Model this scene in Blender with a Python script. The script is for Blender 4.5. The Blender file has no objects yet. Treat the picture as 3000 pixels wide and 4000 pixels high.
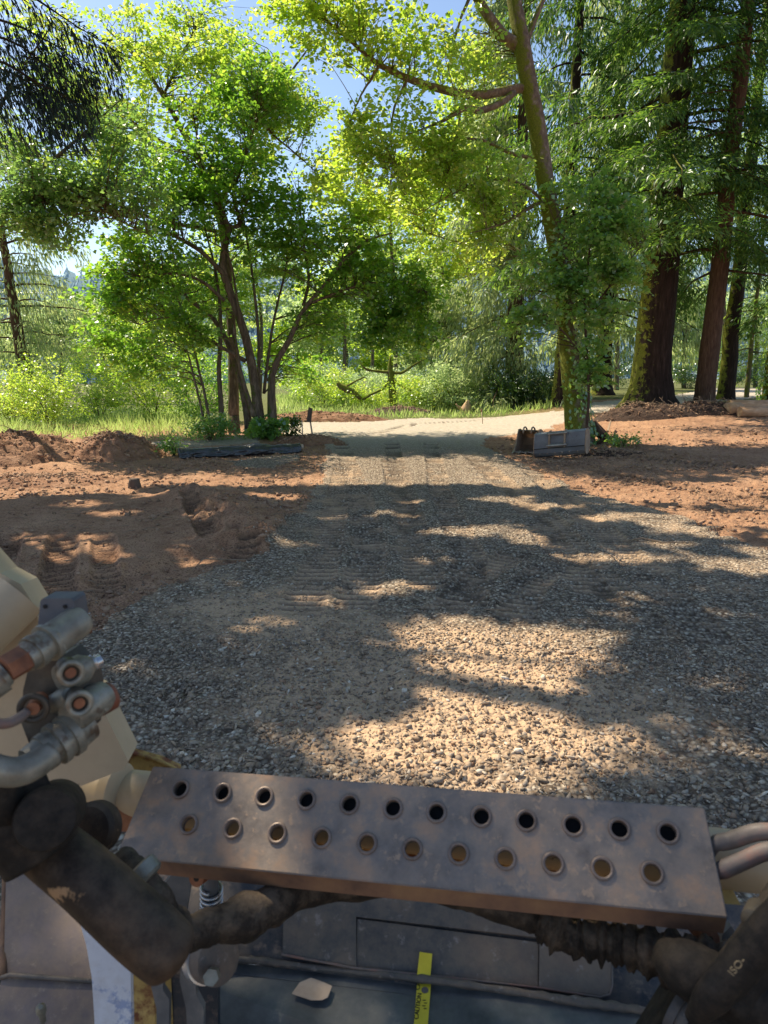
import bpy, bmesh, math, random
import numpy as np
from mathutils import Vector, Matrix
R = math.radians
rng = np.random.default_rng(7)
random.seed(7)
scene = bpy.context.scene
COL = scene.collection

# ------------------------------------------------------------------ camera
H = 1.75; F = 1500.0; CX, CY = 829.5, 1106.0; PITCH = R(11.5)
cd = bpy.data.cameras.new('camera'); cam = bpy.data.objects.new('camera', cd); COL.objects.link(cam)
cam.location = (0, 0, H); cam.rotation_euler = (math.pi/2 - PITCH, 0, 0)
cd.sensor_fit = 'VERTICAL'; cd.sensor_height = 36; cd.sensor_width = 27; cd.lens = 36*F/2212
cd.clip_start = 0.05; cd.clip_end = 2000
cd.dof.use_dof = True; cd.dof.focus_distance = 9; cd.dof.aperture_fstop = 9.0
scene.camera = cam
cp, sp = math.cos(PITCH), math.sin(PITCH)
def W(px, py, d):
    """world point at forward depth d seen at photo pixel (px, py)"""
    x = (px-CX)/F*d; v = -(py-CY)/F*d
    return Vector((x, d*cp + v*sp, H - d*sp + v*cp))
def proj(p):
    p = np.asarray(p, float); x, y, z = p[..., 0], p[..., 1], p[..., 2]-H
    d = y*cp - z*sp; v = y*sp + z*cp
    d = np.where(d < 0.01, 0.01, d)
    return CX + x/d*F, CY - v/d*F, d
def sstep(a, b, x):
    t = np.clip((x-a)/(b-a), 0, 1); return t*t*(3-2*t)
def hm(x, y):
    """broad height of the land"""
    x = np.asarray(x, float); y = np.asarray(y, float)
    h = 0.5*sstep(2.5, 9, x)*sstep(11, 22, y) + 0.12*sstep(20, 40, y)
    h = h - 0.9*sstep(-6, -14, x)*sstep(22, 34, y)
    h = h - 1.0*sstep(45, 80, y)
    return h
def G(px, py):
    r = W(px, py, 1.0) - Vector((0, 0, H)); t = 5.0
    if r.z >= -0.002: r.z = -0.002
    for _ in range(60):
        q = Vector((0, 0, H)) + r*t
        t = 0.5*t + 0.5*(H-float(hm(q.x, q.y)))/(-r.z)
    q = Vector((0, 0, H)) + r*t
    return Vector((q.x, q.y, float(hm(q.x, q.y))))
def gdepth(px, py):
    return float(proj(np.array(G(px, py)))[2])
SUN_AZ, SUN_EL = R(-48), R(52)          # azimuth from +y towards -x (front left)
SUN = Vector((math.sin(SUN_AZ)*math.cos(SUN_EL), math.cos(SUN_AZ)*math.cos(SUN_EL), math.sin(SUN_EL)))

# ------------------------------------------------------------------ world and sun
w = bpy.data.worlds.new('World'); scene.world = w; w.use_nodes = True
nt = w.node_tree; bg = nt.nodes['Background']
sky = nt.nodes.new('ShaderNodeTexSky'); sky.sky_type = 'NISHITA'; sky.sun_disc = False
sky.sun_elevation = SUN_EL; sky.sun_rotation = SUN_AZ; sky.air_density = 1.0; sky.dust_density = 0.6; sky.ozone_density = 1.5
nt.links.new(sky.outputs[0], bg.inputs[0]); bg.inputs[1].default_value = 0.18
sd = bpy.data.lights.new('sun', 'SUN'); so = bpy.data.objects.new('sun', sd); COL.objects.link(so)
sd.energy = 8.0; sd.angle = R(0.5); sd.color = (1.0, 0.87, 0.66)
so.rotation_euler = (-SUN).to_track_quat('-Z', 'Y').to_euler(); so.location = SUN*50
scene.view_settings.view_transform = 'Standard'; scene.view_settings.look = 'None'
scene.view_settings.exposure = 0
try:
    scene.cycles.max_bounces = 5; scene.cycles.diffuse_bounces = 3; scene.cycles.transmission_bounces = 3
    scene.cycles.glossy_bounces = 3; scene.cycles.sample_clamp_indirect = 6
except Exception: pass

# ------------------------------------------------------------------ tagging
def tag(o, label=None, cat=None, group=None, kind=None):
    if label: o['label'] = label
    if cat: o['category'] = cat
    if group: o['group'] = group
    if kind: o['kind'] = kind
    return o
def thing(name, label, cat, loc=(0, 0, 0), group=None):
    o = bpy.data.objects.new(name, None); COL.objects.link(o); o.location = loc
    o.empty_display_size = 0.2
    return tag(o, label, cat, group)
def link(name, me, mat=None, parent=None):
    if mat: me.materials.append(mat)
    o = bpy.data.objects.new(name, me); COL.objects.link(o)
    if parent:
        o.parent = parent; o.matrix_parent_inverse = Matrix.Identity(4)
        r = parent; off = Vector((0, 0, 0))
        while r: off += r.location; r = r.parent
        me.transform(Matrix.Translation(-off))
    return o

# ------------------------------------------------------------------ noise
def _hash(ix, iy, s):
    n = (ix*374761393 + iy*668265263 + s*974634777) & 0x7fffffff
    n = ((n ^ (n >> 13))*1274126177) & 0x7fffffff
    return ((n ^ (n >> 16)) & 0xffff)/65535.0
def vnoise(x, y, s=0):
    ix = np.floor(x).astype(np.int64); iy = np.floor(y).astype(np.int64)
    fx = x-ix; fy = y-iy; fx = fx*fx*(3-2*fx); fy = fy*fy*(3-2*fy)
    a = _hash(ix, iy, s); b = _hash(ix+1, iy, s); c = _hash(ix, iy+1, s); d = _hash(ix+1, iy+1, s)
    return (a*(1-fx)+b*fx)*(1-fy) + (c*(1-fx)+d*fx)*fy
def fbm(x, y, oct=4, s=0, gain=.5):
    v = 0; a = 1; t = 0
    for i in range(oct):
        v = v + a*vnoise(x*2**i+i*17.3, y*2**i-i*9.1, s+i); t += a; a *= gain
    return v/t - .5
def inpoly(x, y, poly):
    c = np.zeros(x.shape, bool); n = len(poly)
    for i in range(n):
        x1, y1 = poly[i]; x2, y2 = poly[(i+1) % n]
        k = ((y1 > y) != (y2 > y))
        with np.errstate(divide='ignore', invalid='ignore'):
            c ^= k & (x < (x2-x1)*(y-y1)/(y2-y1+1e-12)+x1)
    return c
def pline(x, y, pts):
    """distance across and along a polyline"""
    best = np.full(x.shape, 1e9); across = np.zeros(x.shape); along = np.zeros(x.shape); L = 0
    for (x1, y1), (x2, y2) in zip(pts[:-1], pts[1:]):
        dx, dy = x2-x1, y2-y1; l = math.hypot(dx, dy); dx /= l; dy /= l
        t = np.clip((x-x1)*dx+(y-y1)*dy, 0, l); ex = x-x1-t*dx; ey = y-y1-t*dy
        d = np.hypot(ex, ey); m = d < best
        best = np.where(m, d, best); across = np.where(m, ex*dy-ey*dx, across); along = np.where(m, L+t, along); L += l
    return best, across, along

# ------------------------------------------------------------------ node materials
def new_mat(name):
    m = bpy.data.materials.new(name); m.use_nodes = True; nt = m.node_tree
    for n in list(nt.nodes): nt.nodes.remove(n)
    out = nt.nodes.new('ShaderNodeOutputMaterial'); return m, nt, out
class NT:
    def __init__(s, nt): s.nt = nt
    def n(s, t, **kw):
        o = s.nt.nodes.new(t)
        for k, v in kw.items(): setattr(o, k, v)
        return o
    def l(s, a, b): s.nt.links.new(a, b)
    def noise(s, vec, scale, detail=4, rough=.6):
        o = s.n('ShaderNodeTexNoise'); o.inputs['Scale'].default_value = scale
        o.inputs['Detail'].default_value = detail; o.inputs['Roughness'].default_value = rough; s.l(vec, o.inputs['Vector']); return o.outputs[0]
    def ramp(s, fac, stops):
        o = s.n('ShaderNodeValToRGB'); e = o.color_ramp.elements
        while len(e) < len(stops): e.new(0.5)
        for i, (p, c) in enumerate(stops):
            e[i].position = p; e[i].color = (*c, 1) if len(c) == 3 else c
        s.l(fac, o.inputs[0]); return o.outputs[0]
    def mix(s, fac, a, b, bt='MIX'):
        o = s.n('ShaderNodeMix', data_type='RGBA', blend_type=bt)
        for sock, v in ((o.inputs[0], fac), (o.inputs[6], a), (o.inputs[7], b)):
            if isinstance(v, (int, float)): sock.default_value = v
            elif isinstance(v, tuple): sock.default_value = (*v, 1)
            else: s.l(v, sock)
        return o.outputs[2]
    def math(s, op, a, b=None):
        o = s.n('ShaderNodeMath', operation=op)
        for i, v in enumerate((a, b)):
            if v is None: continue
            if isinstance(v, (int, float)): o.inputs[i].default_value = v
            else: s.l(v, o.inputs[i])
        return o.outputs[0]
    def attr(s, name):
        o = s.n('ShaderNodeAttribute'); o.attribute_name = name; return o.outputs['Fac']
    def bump(s, h, strength, dist):
        o = s.n('ShaderNodeBump'); o.inputs['Strength'].default_value = strength; o.inputs['Distance'].default_value = dist
        s.l(h, o.inputs['Height']); return o.outputs[0]
def rough_mat(name, stops, scale=4, rough=.7, metal=0, bumps=((20, .3, .01),), stretch=None, spec=.4, fine=None, detail=6, dust=0.0, dustc=(.26, .19, .13)):
    """noise-blended colours with bumps, in object space"""
    m, nt, out = new_mat(name); N = NT(nt)
    tc = N.n('ShaderNodeTexCoord').outputs['Object']
    if stretch:
        mp = N.n('ShaderNodeMapping'); mp.inputs['Scale'].default_value = stretch; N.l(tc, mp.inputs[0]); tc = mp.outputs[0]
    c = N.ramp(N.noise(tc, scale, detail, .65), stops)
    if fine:
        f = N.ramp(N.noise(tc, fine[0], 5, .7), [(fine[1], (0, 0, 0)), (fine[2], (1, 1, 1))])
        c = N.mix(f, c, fine[3])
    if dust:
        gn = N.n('ShaderNodeSeparateXYZ'); N.l(N.n('ShaderNodeNewGeometry').outputs['Normal'], gn.inputs[0])
        k = N.math('ADD', N.math('MULTIPLY', gn.outputs['Z'], .16), N.noise(tc, 26, 6, .75))
        c = N.mix(N.ramp(k, [(.50, (0, 0, 0)), (.72, (dust,)*3)]), c, dustc)
    b = N.n('ShaderNodeBsdfPrincipled'); N.l(c, b.inputs['Base Color'])
    b.inputs['Metallic'].default_value = metal; b.inputs['Specular IOR Level'].default_value = spec
    rr = N.n('ShaderNodeMapRange'); N.l(N.noise(tc, scale*3, 4), rr.inputs[0]); rr.inputs[3].default_value = max(0.05, rough-.18); rr.inputs[4].default_value = min(1, rough+.18)
    N.l(rr.outputs[0], b.inputs['Roughness'])
    h = None
    for s_, st, ds in bumps:
        bn = N.n('ShaderNodeBump'); bn.inputs['Strength'].default_value = st; bn.inputs['Distance'].default_value = ds
        N.l(N.noise(tc, s_, 5), bn.inputs['Height'])
        if h: N.l(h, bn.inputs['Normal'])
        h = bn.outputs[0]
    if h: N.l(h, b.inputs['Normal'])
    N.l(b.outputs[0], out.inputs[0]); return m
def leaf_mat(name, stops, trans, tmix=.5, gloss=.05, grough=.35):
    m, nt, out = new_mat(name); N = NT(nt)
    v = N.attr('v'); c = N.ramp(v, stops); t = N.ramp(v, trans)
    d = N.n('ShaderNodeBsdfDiffuse'); N.l(c, d.inputs[0])
    tr = N.n('ShaderNodeBsdfTranslucent'); N.l(t, tr.inputs[0])
    mx = N.n('ShaderNodeMixShader'); mx.inputs[0].default_value = tmix; N.l(d.outputs[0], mx.inputs[1]); N.l(tr.outputs[0], mx.inputs[2])
    g = N.n('ShaderNodeBsdfGlossy'); g.inputs['Roughness'].default_value = grough; g.inputs[0].default_value = (.9, .95, 1, 1)
    m2 = N.n('ShaderNodeMixShader'); m2.inputs[0].default_value = gloss; N.l(mx.outputs[0], m2.inputs[1]); N.l(g.outputs[0], m2.inputs[2])
    N.l(m2.outputs[0], out.inputs[0]); return m

# ------------------------------------------------------------------ fast mesh building
def mesh_np(name, V, Q=None, T=None, smooth=False, vattr=None):
    me = bpy.data.meshes.new(name); V = np.asarray(V, np.float32)
    nq = 0 if Q is None else len(Q); ntr = 0 if T is None else len(T)
    loops = []; 
    if nq: loops.append(np.asarray(Q, np.int32).ravel())
    if ntr: loops.append(np.asarray(T, np.int32).ravel())
    loops = np.concatenate(loops)
    tot = np.concatenate([np.full(nq, 4, np.int32), np.full(ntr, 3, np.int32)])
    st = np.concatenate([[0], np.cumsum(tot)[:-1]]).astype(np.int32)
    me.vertices.add(len(V)); me.vertices.foreach_set('co', V.ravel())
    me.loops.add(len(loops)); me.loops.foreach_set('vertex_index', loops)
    me.polygons.add(len(tot)); me.polygons.foreach_set('loop_start', st); me.polygons.foreach_set('loop_total', tot)
    if smooth: me.polygons.foreach_set('use_smooth', np.ones(len(tot), bool))
    if vattr is not None:
        for k, a in vattr.items():
            at = me.attributes.new(k, 'FLOAT', 'POINT'); at.data.foreach_set('value', np.asarray(a, np.float32))
    me.update(calc_edges=True); me.validate(); return me
class Geo:
    def __init__(s): s.V = []; s.Q = []; s.A = []; s.n = 0
    def add(s, V, Q, a=0.5):
        V = np.asarray(V, float); s.V.append(V); s.Q.append(np.asarray(Q)+s.n); s.n += len(V)
        s.A.append(np.full(len(V), a) if np.isscalar(a) else a)
    def tube(s, pts, rad, k=8, jit=0.0, a=.5):
        P = np.array([tuple(p) for p in pts], float); n = len(P); rad = np.broadcast_to(np.asarray(rad, float), (n,))
        T = np.gradient(P, axis=0); T /= np.linalg.norm(T, axis=1)[:, None]+1e-9
        up = np.array([0, 0, 1.]) if abs(T[0, 2]) < .9 else np.array([1., 0, 0])
        U = np.empty_like(P)
        for i in range(n):
            u = up - T[i]*np.dot(up, T[i]); u /= np.linalg.norm(u)+1e-9; U[i] = u; up = u
        B = np.cross(T, U); an = np.linspace(0, 2*np.pi, k, endpoint=False)
        rr = rad[:, None]*(1+jit*(rng.random((n, k))-.5)*2)
        V = P[:, None]+rr[..., None]*(np.cos(an)[None, :, None]*U[:, None]+np.sin(an)[None, :, None]*B[:, None])
        i = np.arange(n-1)[:, None]*k; j = np.arange(k)[None]; j2 = (j+1) % k
        Q = np.stack([i+j, i+j2, i+k+j2, i+k+j], -1).reshape(-1, 4)
        V = V.reshape(-1, 3)
        V = np.vstack([V, P[0], P[-1]]); c0 = n*k; c1 = c0+1; jj = np.arange(0, k, 1)
        c = np.stack([np.full(k, c0), (jj+1) % k, jj, jj], -1); c2 = np.stack([np.full(k, c1), (n-1)*k+jj, (n-1)*k+(jj+1) % k, (n-1)*k+(jj+1) % k], -1)
        s.T = getattr(s, 'T', []); s.T.append(c[:, :3]+s.n); s.T.append(c2[:, :3]+s.n)
        s.add(V, Q, a)
    def leaves(s, P, D, Nn, L, Wd, a=None, fold=.12):
        P = np.asarray(P); n = len(P)
        D = D/(np.linalg.norm(D, axis=1)[:, None]+1e-9)
        B = np.cross(D, Nn); B /= np.linalg.norm(B, axis=1)[:, None]+1e-9
        Nn = np.cross(B, D)
        L = np.broadcast_to(L, (n,))[:, None]; Wd = np.broadcast_to(Wd, (n,))[:, None]
        V = np.stack([P, P+D*L*.42+B*Wd*.5+Nn*L*fold, P+D*L, P+D*L*.42-B*Wd*.5+Nn*L*fold], 1).reshape(-1, 3)
        Q = np.arange(n*4).reshape(n, 4)
        if a is None: a = rng.random(n)
        s.add(V, Q, np.repeat(a, 4))
    def count(s): return s.n
    def build(s, name, mat, parent=None, smooth=False):
        T = np.vstack(s.T) if getattr(s, 'T', None) else None
        me = mesh_np(name, np.vstack(s.V), np.vstack(s.Q), T, smooth, {'v': np.concatenate(s.A)})
        return link(name, me, mat, parent)
def rnd(n, sc=1): return rng.normal(size=(n, 3))*sc
def spline(pts, n=24):
    """Catmull-Rom through rows (x, y, z, r)"""
    P = np.array(pts, float); P = np.vstack([2*P[0]-P[1], P, 2*P[-1]-P[-2]]); out = []
    m = len(P)-3; ts = np.linspace(0, m-1e-6, n)
    for t in ts:
        i = int(t); f = t-i; a, b, c, d = P[i:i+4]
        out.append(.5*((2*b)+(-a+c)*f+(2*a-5*b+4*c-d)*f*f+(-a+3*b-3*c+d)*f**3))
    return np.array(out)
# ------------------------------------------------------------------ ground layout
def wp(px): return [(G(a, b).x, G(a, b).y) for a, b in px]
ROAD = wp([(-300, 1620), (60, 1440), (200, 1360), (330, 1290), (450, 1240), (560, 1200), (620, 1140), (650, 1110), (690, 1040), (700, 1000),
           (712, 965), (650, 948), (600, 935), (600, 914), (760, 912), (900, 903), (1230, 886), (1240, 905), (1180, 925), (1060, 945), (1030, 962),
           (1120, 1000), (1240, 1060), (1400, 1100), (1500, 1130), (1659, 1190), (1900, 1290), (2300, 1500)]) + [(6, .2), (3, -4), (-3, -4), (-6, .2)]
LANE = wp([(1180, 905), (1340, 888), (1500, 872), (1659, 856), (1900, 842), (1900, 824), (1659, 836), (1450, 855), (1230, 880)])
PATCH = wp([(490, 1000), (560, 988), (655, 983), (640, 996), (590, 1014), (530, 1012)])
LEFTLANE = wp([(-200, 975), (330, 957), (560, 948), (560, 957), (330, 972), (-200, 1000)])
TRACKS = [(wp(p), wd, dp, pt) for p, wd, dp, pt in [
    ([(930, 1290), (905, 1200), (845, 955)], .36, .010, .125),
    ([(640, 1340), (700, 1200), (745, 1000)], .36, .011, .125),
    ([(1440, 1400), (1180, 1120), (1010, 975)], .36, .010, .125),
    ([(800, 940), (900, 915), (1100, 900)], .4, .010, .14), ([(735, 955), (775, 1060), (800, 1200), (760, 1330)], .36, .016, .125),
    ([(930, 955), (950, 1060), (1010, 1200), (1010, 1330)], .36, .016, .125),
    ([(1140, 1010), (1300, 1150), (1480, 1320), (1560, 1420)], .36, .016, .11),
    ([(840, 990), (870, 1100), (880, 1210)], .34, .012, .11),
    ([(1010, 980), (1120, 1080), (1240, 1230), (1330, 1330)], .36, .012, .11),
    ([(960, 1330), (1040, 1240), (1130, 1190)], .34, .02, .105),
    ([(1110, 1350), (1130, 1280), (1190, 1220)], .34, .018, .105),
    ([(225, 1175), (232, 1300)], .24, .03, .105),
    ([(140, 1170), (120, 1300)], .30, .03, .105),
    ([(20, 1170), (-20, 1290)], .30, .028, .105),
    ([(400, 1075), (460, 1180)], .26, .025, .11),
    ([(500, 1225), (570, 1165)], .26, .022, .11),
    ([(1290, 1020), (1500, 1060), (1659, 1110)], .36, .018, .125),
    ([(1330, 985), (1659, 1010)], .36, .018, .12),
    ([(1200, 1000), (1400, 1040), (1700, 1090)], .36, .018, .13)]]
PLAT = wp([(-200, 1090), (0, 1085), (200, 1072), (400, 1080), (470, 1110), (545, 1175), (480, 1200), (380, 1235), (60, 1320), (-200, 1340)])
def edge_warp(x, y):
    return x+.45*fbm(x*1.7, y*1.7, 4, 3, .6)+.16*fbm(x*7, y*7, 3, 5), y+.6*fbm(x*1.7+40, y*1.7, 4, 4, .6)+.16*fbm(x*7, y*7, 3, 6)
def gravel_mask(x, y):
    u, v = edge_warp(x, y)
    return inpoly(u, v, ROAD) | inpoly(u, v, LANE) | inpoly(u, v, PATCH) | inpoly(u, v, LEFTLANE)
LUG = [None]
def detail(x, y, gm):
    r = np.hypot(x, y); z = hm(x, y)
    dirt = .07*fbm(x*.9, y*.9, 4, 11)+.05*np.abs(fbm(x*3.1, y*3.1, 4, 12))*2+.03*np.clip(fbm(x*9, y*9, 3, 13)*2, -.3, 1)+.026*np.abs(fbm(x*22, y*22, 3, 14))+.012*fbm(x*45, y*45, 2, 15)
    fade = np.clip(1-(r-26)/20, .1, 1)
    near_dirt = dirt*fade
    grav = (.05*fbm(x*.7, y*.7, 3, 21)+(.02+.03*sstep(6, 3, y))*fbm(x*5, y*5, 3, 22)+(.01+.02*sstep(6, 3, y))*fbm(x*22, y*22, 3, 23))*fade
    ux, uy = edge_warp(x, y); pin = inpoly(ux, uy, PLAT); pd, _, _ = pline(ux, uy, PLAT+PLAT[:1]); pl = np.where(pin, sstep(0, .28, pd), 0)
    near_dirt = near_dirt*(1-.6*pl)+.10*pl
    zb = np.where(gm, grav+.015, near_dirt-.02); z = z*1.0; zh = z; z = np.zeros(x.shape)
    prox = np.zeros(x.shape); LUG[0] = np.zeros(x.shape)
    for pts, wd, dp, pt in TRACKS:
        d, ac, al = pline(x, y, pts)
        m = sstep(wd/2+.02, wd/2-.03, d); m = m*sstep(-.02, .35, np.minimum(al, al.max()-al)+.2*fbm(x*4, y*4, 2, 8))*np.clip(.8+1.9*fbm(x*2.2, y*2.2, 3, int(pt*900)), .25, 1)
        lug = lugv = .5+.5*np.tanh(2.2*np.sin(2*np.pi*al/pt+.6*fbm(x*3, y*3, 2, 9)))
        rim = np.exp(-((d-wd/2)/.035)**2)*.35
        z = z + dp*2.3*(m*(lug-1.0)*1.3+rim*np.clip(m+.4, 0, 1))
        prox = np.maximum(prox, m); LUG[0] = np.maximum(LUG[0], m*(1-lug)) if isinstance(LUG[0], np.ndarray) and LUG[0].shape == m.shape else m*(1-lug)
    z = zh+zb*(1-.75*prox)+z
    # spread ridge of spoil on the left
    rp = RIDGE
    d, ac, al = pline(x, y, rp)
    z = z + .17*np.exp(-(d/.32)**2)*(1+1.2*fbm(x*5, y*5, 4, 31)) + np.where(gm, 0, .07*sstep(1.6, .2, d)*sstep(-.1, .2, -(ac)))
    # shallow bank behind the big conifers and around the clump
    c = G(570, 950); z = z+.10*np.exp(-(((x-c.x)/1.7)**2+((y-c.y)/1.0)**2))
    return z, prox
RIDGE = wp([(405, 1085), (470, 1115), (520, 1150), (540, 1180)])
# polar sheet centred under the camera
rs = [0.0, .3, .6, .9, 1.2, 1.5, 1.8]
while rs[-1] < 60: rs.append(rs[-1]+max(.0135, rs[-1]**2/1750))
while rs[-1] < 1500: rs.append(rs[-1]*1.07)
rs = np.array(rs[1:])
fa = np.linspace(-R(35), R(35), 900); ca = np.linspace(R(35), 2*math.pi-R(35), 61)[1:-1]
an = np.concatenate([fa, ca]); nr, na = len(rs), len(an)
X = rs[:, None]*np.sin(an)[None]; Y = rs[:, None]*np.cos(an)[None]
GM = gravel_mask(X, Y); Z, PROX = detail(X, Y, GM); LG_ = LUG[0].copy()
GRN = sstep(21, 25, Y+3*fbm(X*.4, Y*.4, 3, 77))*np.where(GM, 0, 1)*np.clip(1.3-np.exp(-((X-9)/4)**2)*1.3*(Y < 30), 0, 1)
c0 = G(860, 1560); c1 = G(1240, 1600); c2 = G(700, 1480)
TAN = np.exp(-(((X-.35)/1.1)**2+((Y-3.6)/.9)**2)) + .5*np.exp(-(((X+.9)/.8)**2+((Y-4.9)/.6)**2)) + .1*sstep(15, 22, Y) + .13*sstep(4.6, 6, Y)*sstep(15, 10, Y)*(1+2.2*fbm(X*.9, Y*.35, 3, 88))
far = sstep(18, 24, Y)
i = np.arange(nr-1)[:, None]*na; j = np.arange(na)[None]; j2 = (j+1) % na
Q = np.stack([i+j, i+j2, i+na+j2, i+na+j], -1).reshape(-1, 4)[:, ::-1]
V = np.stack([X, Y, Z], -1).reshape(-1, 3)
ctr = len(V); V = np.vstack([V, [0, 0, 0]])
T = np.stack([np.full(na, ctr), (np.arange(na)+1) % na, np.arange(na)], -1)[:, ::-1]
att = {'gravel': np.append(GM.ravel().astype(float), 1), 'track': np.append(PROX.ravel(), 0), 'tan': np.append(np.clip(TAN, 0, 1).ravel(), 0), 'groove_shade': np.append(LG_.ravel(), 0), 'green': np.append(GRN.ravel(), 0), 'far_pale': np.append(sstep(13, 20, Y).ravel(), 0)}
fg = GM.ravel()[Q].sum(1) >= 3
def submesh(name, qq, tt=None):
    idx = np.unique(qq if tt is None else np.concatenate([qq.ravel(), tt.ravel()])); mp = np.zeros(len(V), np.int64); mp[idx] = np.arange(len(idx))
    return mesh_np(name, V[idx], mp[qq], None if tt is None else mp[tt], True, {k: a[idx] for k, a in att.items()})
# ground material
def ground_mat():
    m, nt, out = new_mat('soil_and_gravel'); N = NT(nt)
    pos = N.n('ShaderNodeNewGeometry').outputs['Position']
    g = N.attr('gravel'); tr = N.attr('track'); tan = N.attr('tan')
    n1 = N.noise(pos, 1.1, 6, .7); n2 = N.noise(pos, 9, 6, .7); n3 = N.noise(pos, 60, 4, .7)
    dirt = N.ramp(n1, [(.30, (.19, .09, .05)), (.48, (.36, .19, .11)), (.66, (.55, .33, .20)), (.8, (.64, .44, .29))])
    dirt = N.mix(N.ramp(n2, [(.35, (0, 0, 0)), (.7, (1, 1, 1))]), dirt, (.50, .30, .18))
    dirt = N.mix(N.ramp(n3, [(.36, (1, 1, 1)), (.5, (0, 0, 0))]), dirt, (.13, .07, .045))
    vo = N.n('ShaderNodeTexVoronoi'); vo.inputs['Scale'].default_value = 38; N.l(pos, vo.inputs['Vector'])
    vg = N.n('ShaderNodeTexVoronoi'); vg.inputs['Scale'].default_value = 85; N.l(pos, vg.inputs['Vector'])
    sep = N.n('ShaderNodeSeparateColor'); N.l(vo.outputs['Color'], sep.inputs[0])
    st = N.ramp(sep.outputs[0], [(.0, (.18, .145, .11)), (.5, (.37, .30, .225)), (.8, (.52, .43, .325)), (1, (.72, .63, .50))])
    st = N.mix(N.ramp(vo.outputs['Distance'], [(.25, (0, 0, 0)), (.75, (1, 1, 1))]), st, (.12, .085, .06))
    n4 = N.noise(pos, 2.3, 5, .75)
    tanm = N.math('ADD', N.math('MULTIPLY', tan, .75), N.math('MULTIPLY', tr, .16))
    fac = N.math('ADD', n4, N.math('SUBTRACT', tanm, .12))
    st = N.mix(N.ramp(fac, [(.50, (0, 0, 0)), (.74, (.92, .92, .92))]), st, N.mix(n2, (.46, .31, .195), (.66, .47, .31)))
    st = N.mix(N.math('MULTIPLY', N.attr('far_pale'), .75), st, N.ramp(n2, [(.3, (.44, .385, .31)), (.7, (.70, .63, .53))]))  # gravel colour mixed paler with distance
    col = N.mix(g, dirt, st)
    col = N.mix(N.math('MULTIPLY', N.attr('groove_shade'), .85), col, (.085, .062, .045))  # dark groove colour stands in for occlusion shade in the tread marks
    col = N.mix(N.math('MULTIPLY', N.attr('green'), .9), col, N.ramp(n2, [(.3, (.05, .08, .02)), (.7, (.14, .17, .05))]))
    b = N.n('ShaderNodeBsdfPrincipled'); N.l(col, b.inputs['Base Color']); b.inputs['Roughness'].default_value = .93; b.inputs['Specular IOR Level'].default_value = .2
    h = N.mix(g, n3, N.math('SUBTRACT', 1.0, vo.outputs['Distance']))
    bn = N.bump(h, .8, .02); b2 = N.n('ShaderNodeBump'); b2.inputs['Strength'].default_value = .6; b2.inputs['Distance'].default_value = .03
    N.l(n2, b2.inputs['Height']); N.l(bn, b2.inputs['Normal']); N.l(b2.outputs[0], b.inputs['Normal'])
    N.l(b.outputs[0], out.inputs[0]); return m
GMAT = ground_mat()
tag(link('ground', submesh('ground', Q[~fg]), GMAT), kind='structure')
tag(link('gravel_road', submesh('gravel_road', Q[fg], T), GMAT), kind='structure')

# ------------------------------------------------------------------ loose stones
ICO = bmesh.new(); bmesh.ops.create_icosphere(ICO, subdivisions=1, radius=1)
IV = np.array([v.co[:] for v in ICO.verts]); IF = np.array([[v.index for v in f.verts] for f in ICO.faces]); ICO.free()
OV = np.array([(1, 0, 0), (-1, 0, 0), (0, 1, 0), (0, -1, 0), (0, 0, 1), (0, 0, -1)], float)
OF = np.array([(0, 2, 4), (2, 1, 4), (1, 3, 4), (3, 0, 4), (2, 0, 5), (1, 2, 5), (3, 1, 5), (0, 3, 5)])
def rotm(n):
    q = rng.normal(size=(n, 4)); q /= np.linalg.norm(q, axis=1)[:, None]; a, b, c, d = q.T
    return np.stack([1-2*(c*c+d*d), 2*(b*c-a*d), 2*(b*d+a*c), 2*(b*c+a*d), 1-2*(b*b+d*d), 2*(c*d-a*b), 2*(b*d-a*c), 2*(c*d+a*b), 1-2*(b*b+c*c)], -1).reshape(n, 3, 3)
def stones(x, y, z, s, base, faces, sq=(1., .7, .42), jit=.42):
    n = len(x); v = base[None]*(1+jit*rng.normal(size=(n, len(base), 1))*.6)+rng.normal(size=(n, len(base), 3))*jit*.35
    v = v*(np.array(sq)*(1+.25*rng.normal(size=(n, 1, 3))))
    M = rotm(n); v = np.einsum('nij,nkj->nki', M, v)
    v[..., 2] *= .75
    v = v*s[:, None, None]+np.stack([x, y, z], -1)[:, None]
    f = faces[None]+(np.arange(n)*len(base))[:, None, None]
    return v.reshape(-1, 3), f.reshape(-1, 3), np.repeat(rng.random(n), len(base))
def scatter(n, r0, r1, a0, a1, p=1.0):
    u = rng.random(n); r = (r0**p+u*(r1**p-r0**p))**(1/p); a = R(a0)+rng.random(n)*R(a1-a0)
    return r*np.sin(a), r*np.cos(a)
def heights(x, y):
    g = gravel_mask(x, y); z, pr = detail(x, y, g); return g, z, pr
def stone_mat(name, stops):
    m, nt, out = new_mat(name); N = NT(nt); v = N.attr('v')
    pos = N.n('ShaderNodeNewGeometry').outputs['Position']
    c = N.ramp(v, stops); c = N.mix(N.ramp(N.noise(pos, 45, 3, .7), [(.38, (0, 0, 0)), (.66, (.8, .8, .8))]), c, (.44, .30, .19))
    b = N.n('ShaderNodeBsdfPrincipled'); N.l(c, b.inputs['Base Color']); b.inputs['Roughness'].default_value = .85; b.inputs['Specular IOR Level'].default_value = .3
    N.l(N.bump(N.noise(pos, 140, 3), .6, .005), b.inputs['Normal']); N.l(b.outputs[0], out.inputs[0]); return m
SM = stone_mat('crushed_rock', [(0, (.11, .09, .07)), (.35, (.24, .198, .155)), (.7, (.41, .34, .265)), (.93, (.58, .50, .39)), (.98, (.78, .71, .60))])
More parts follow.
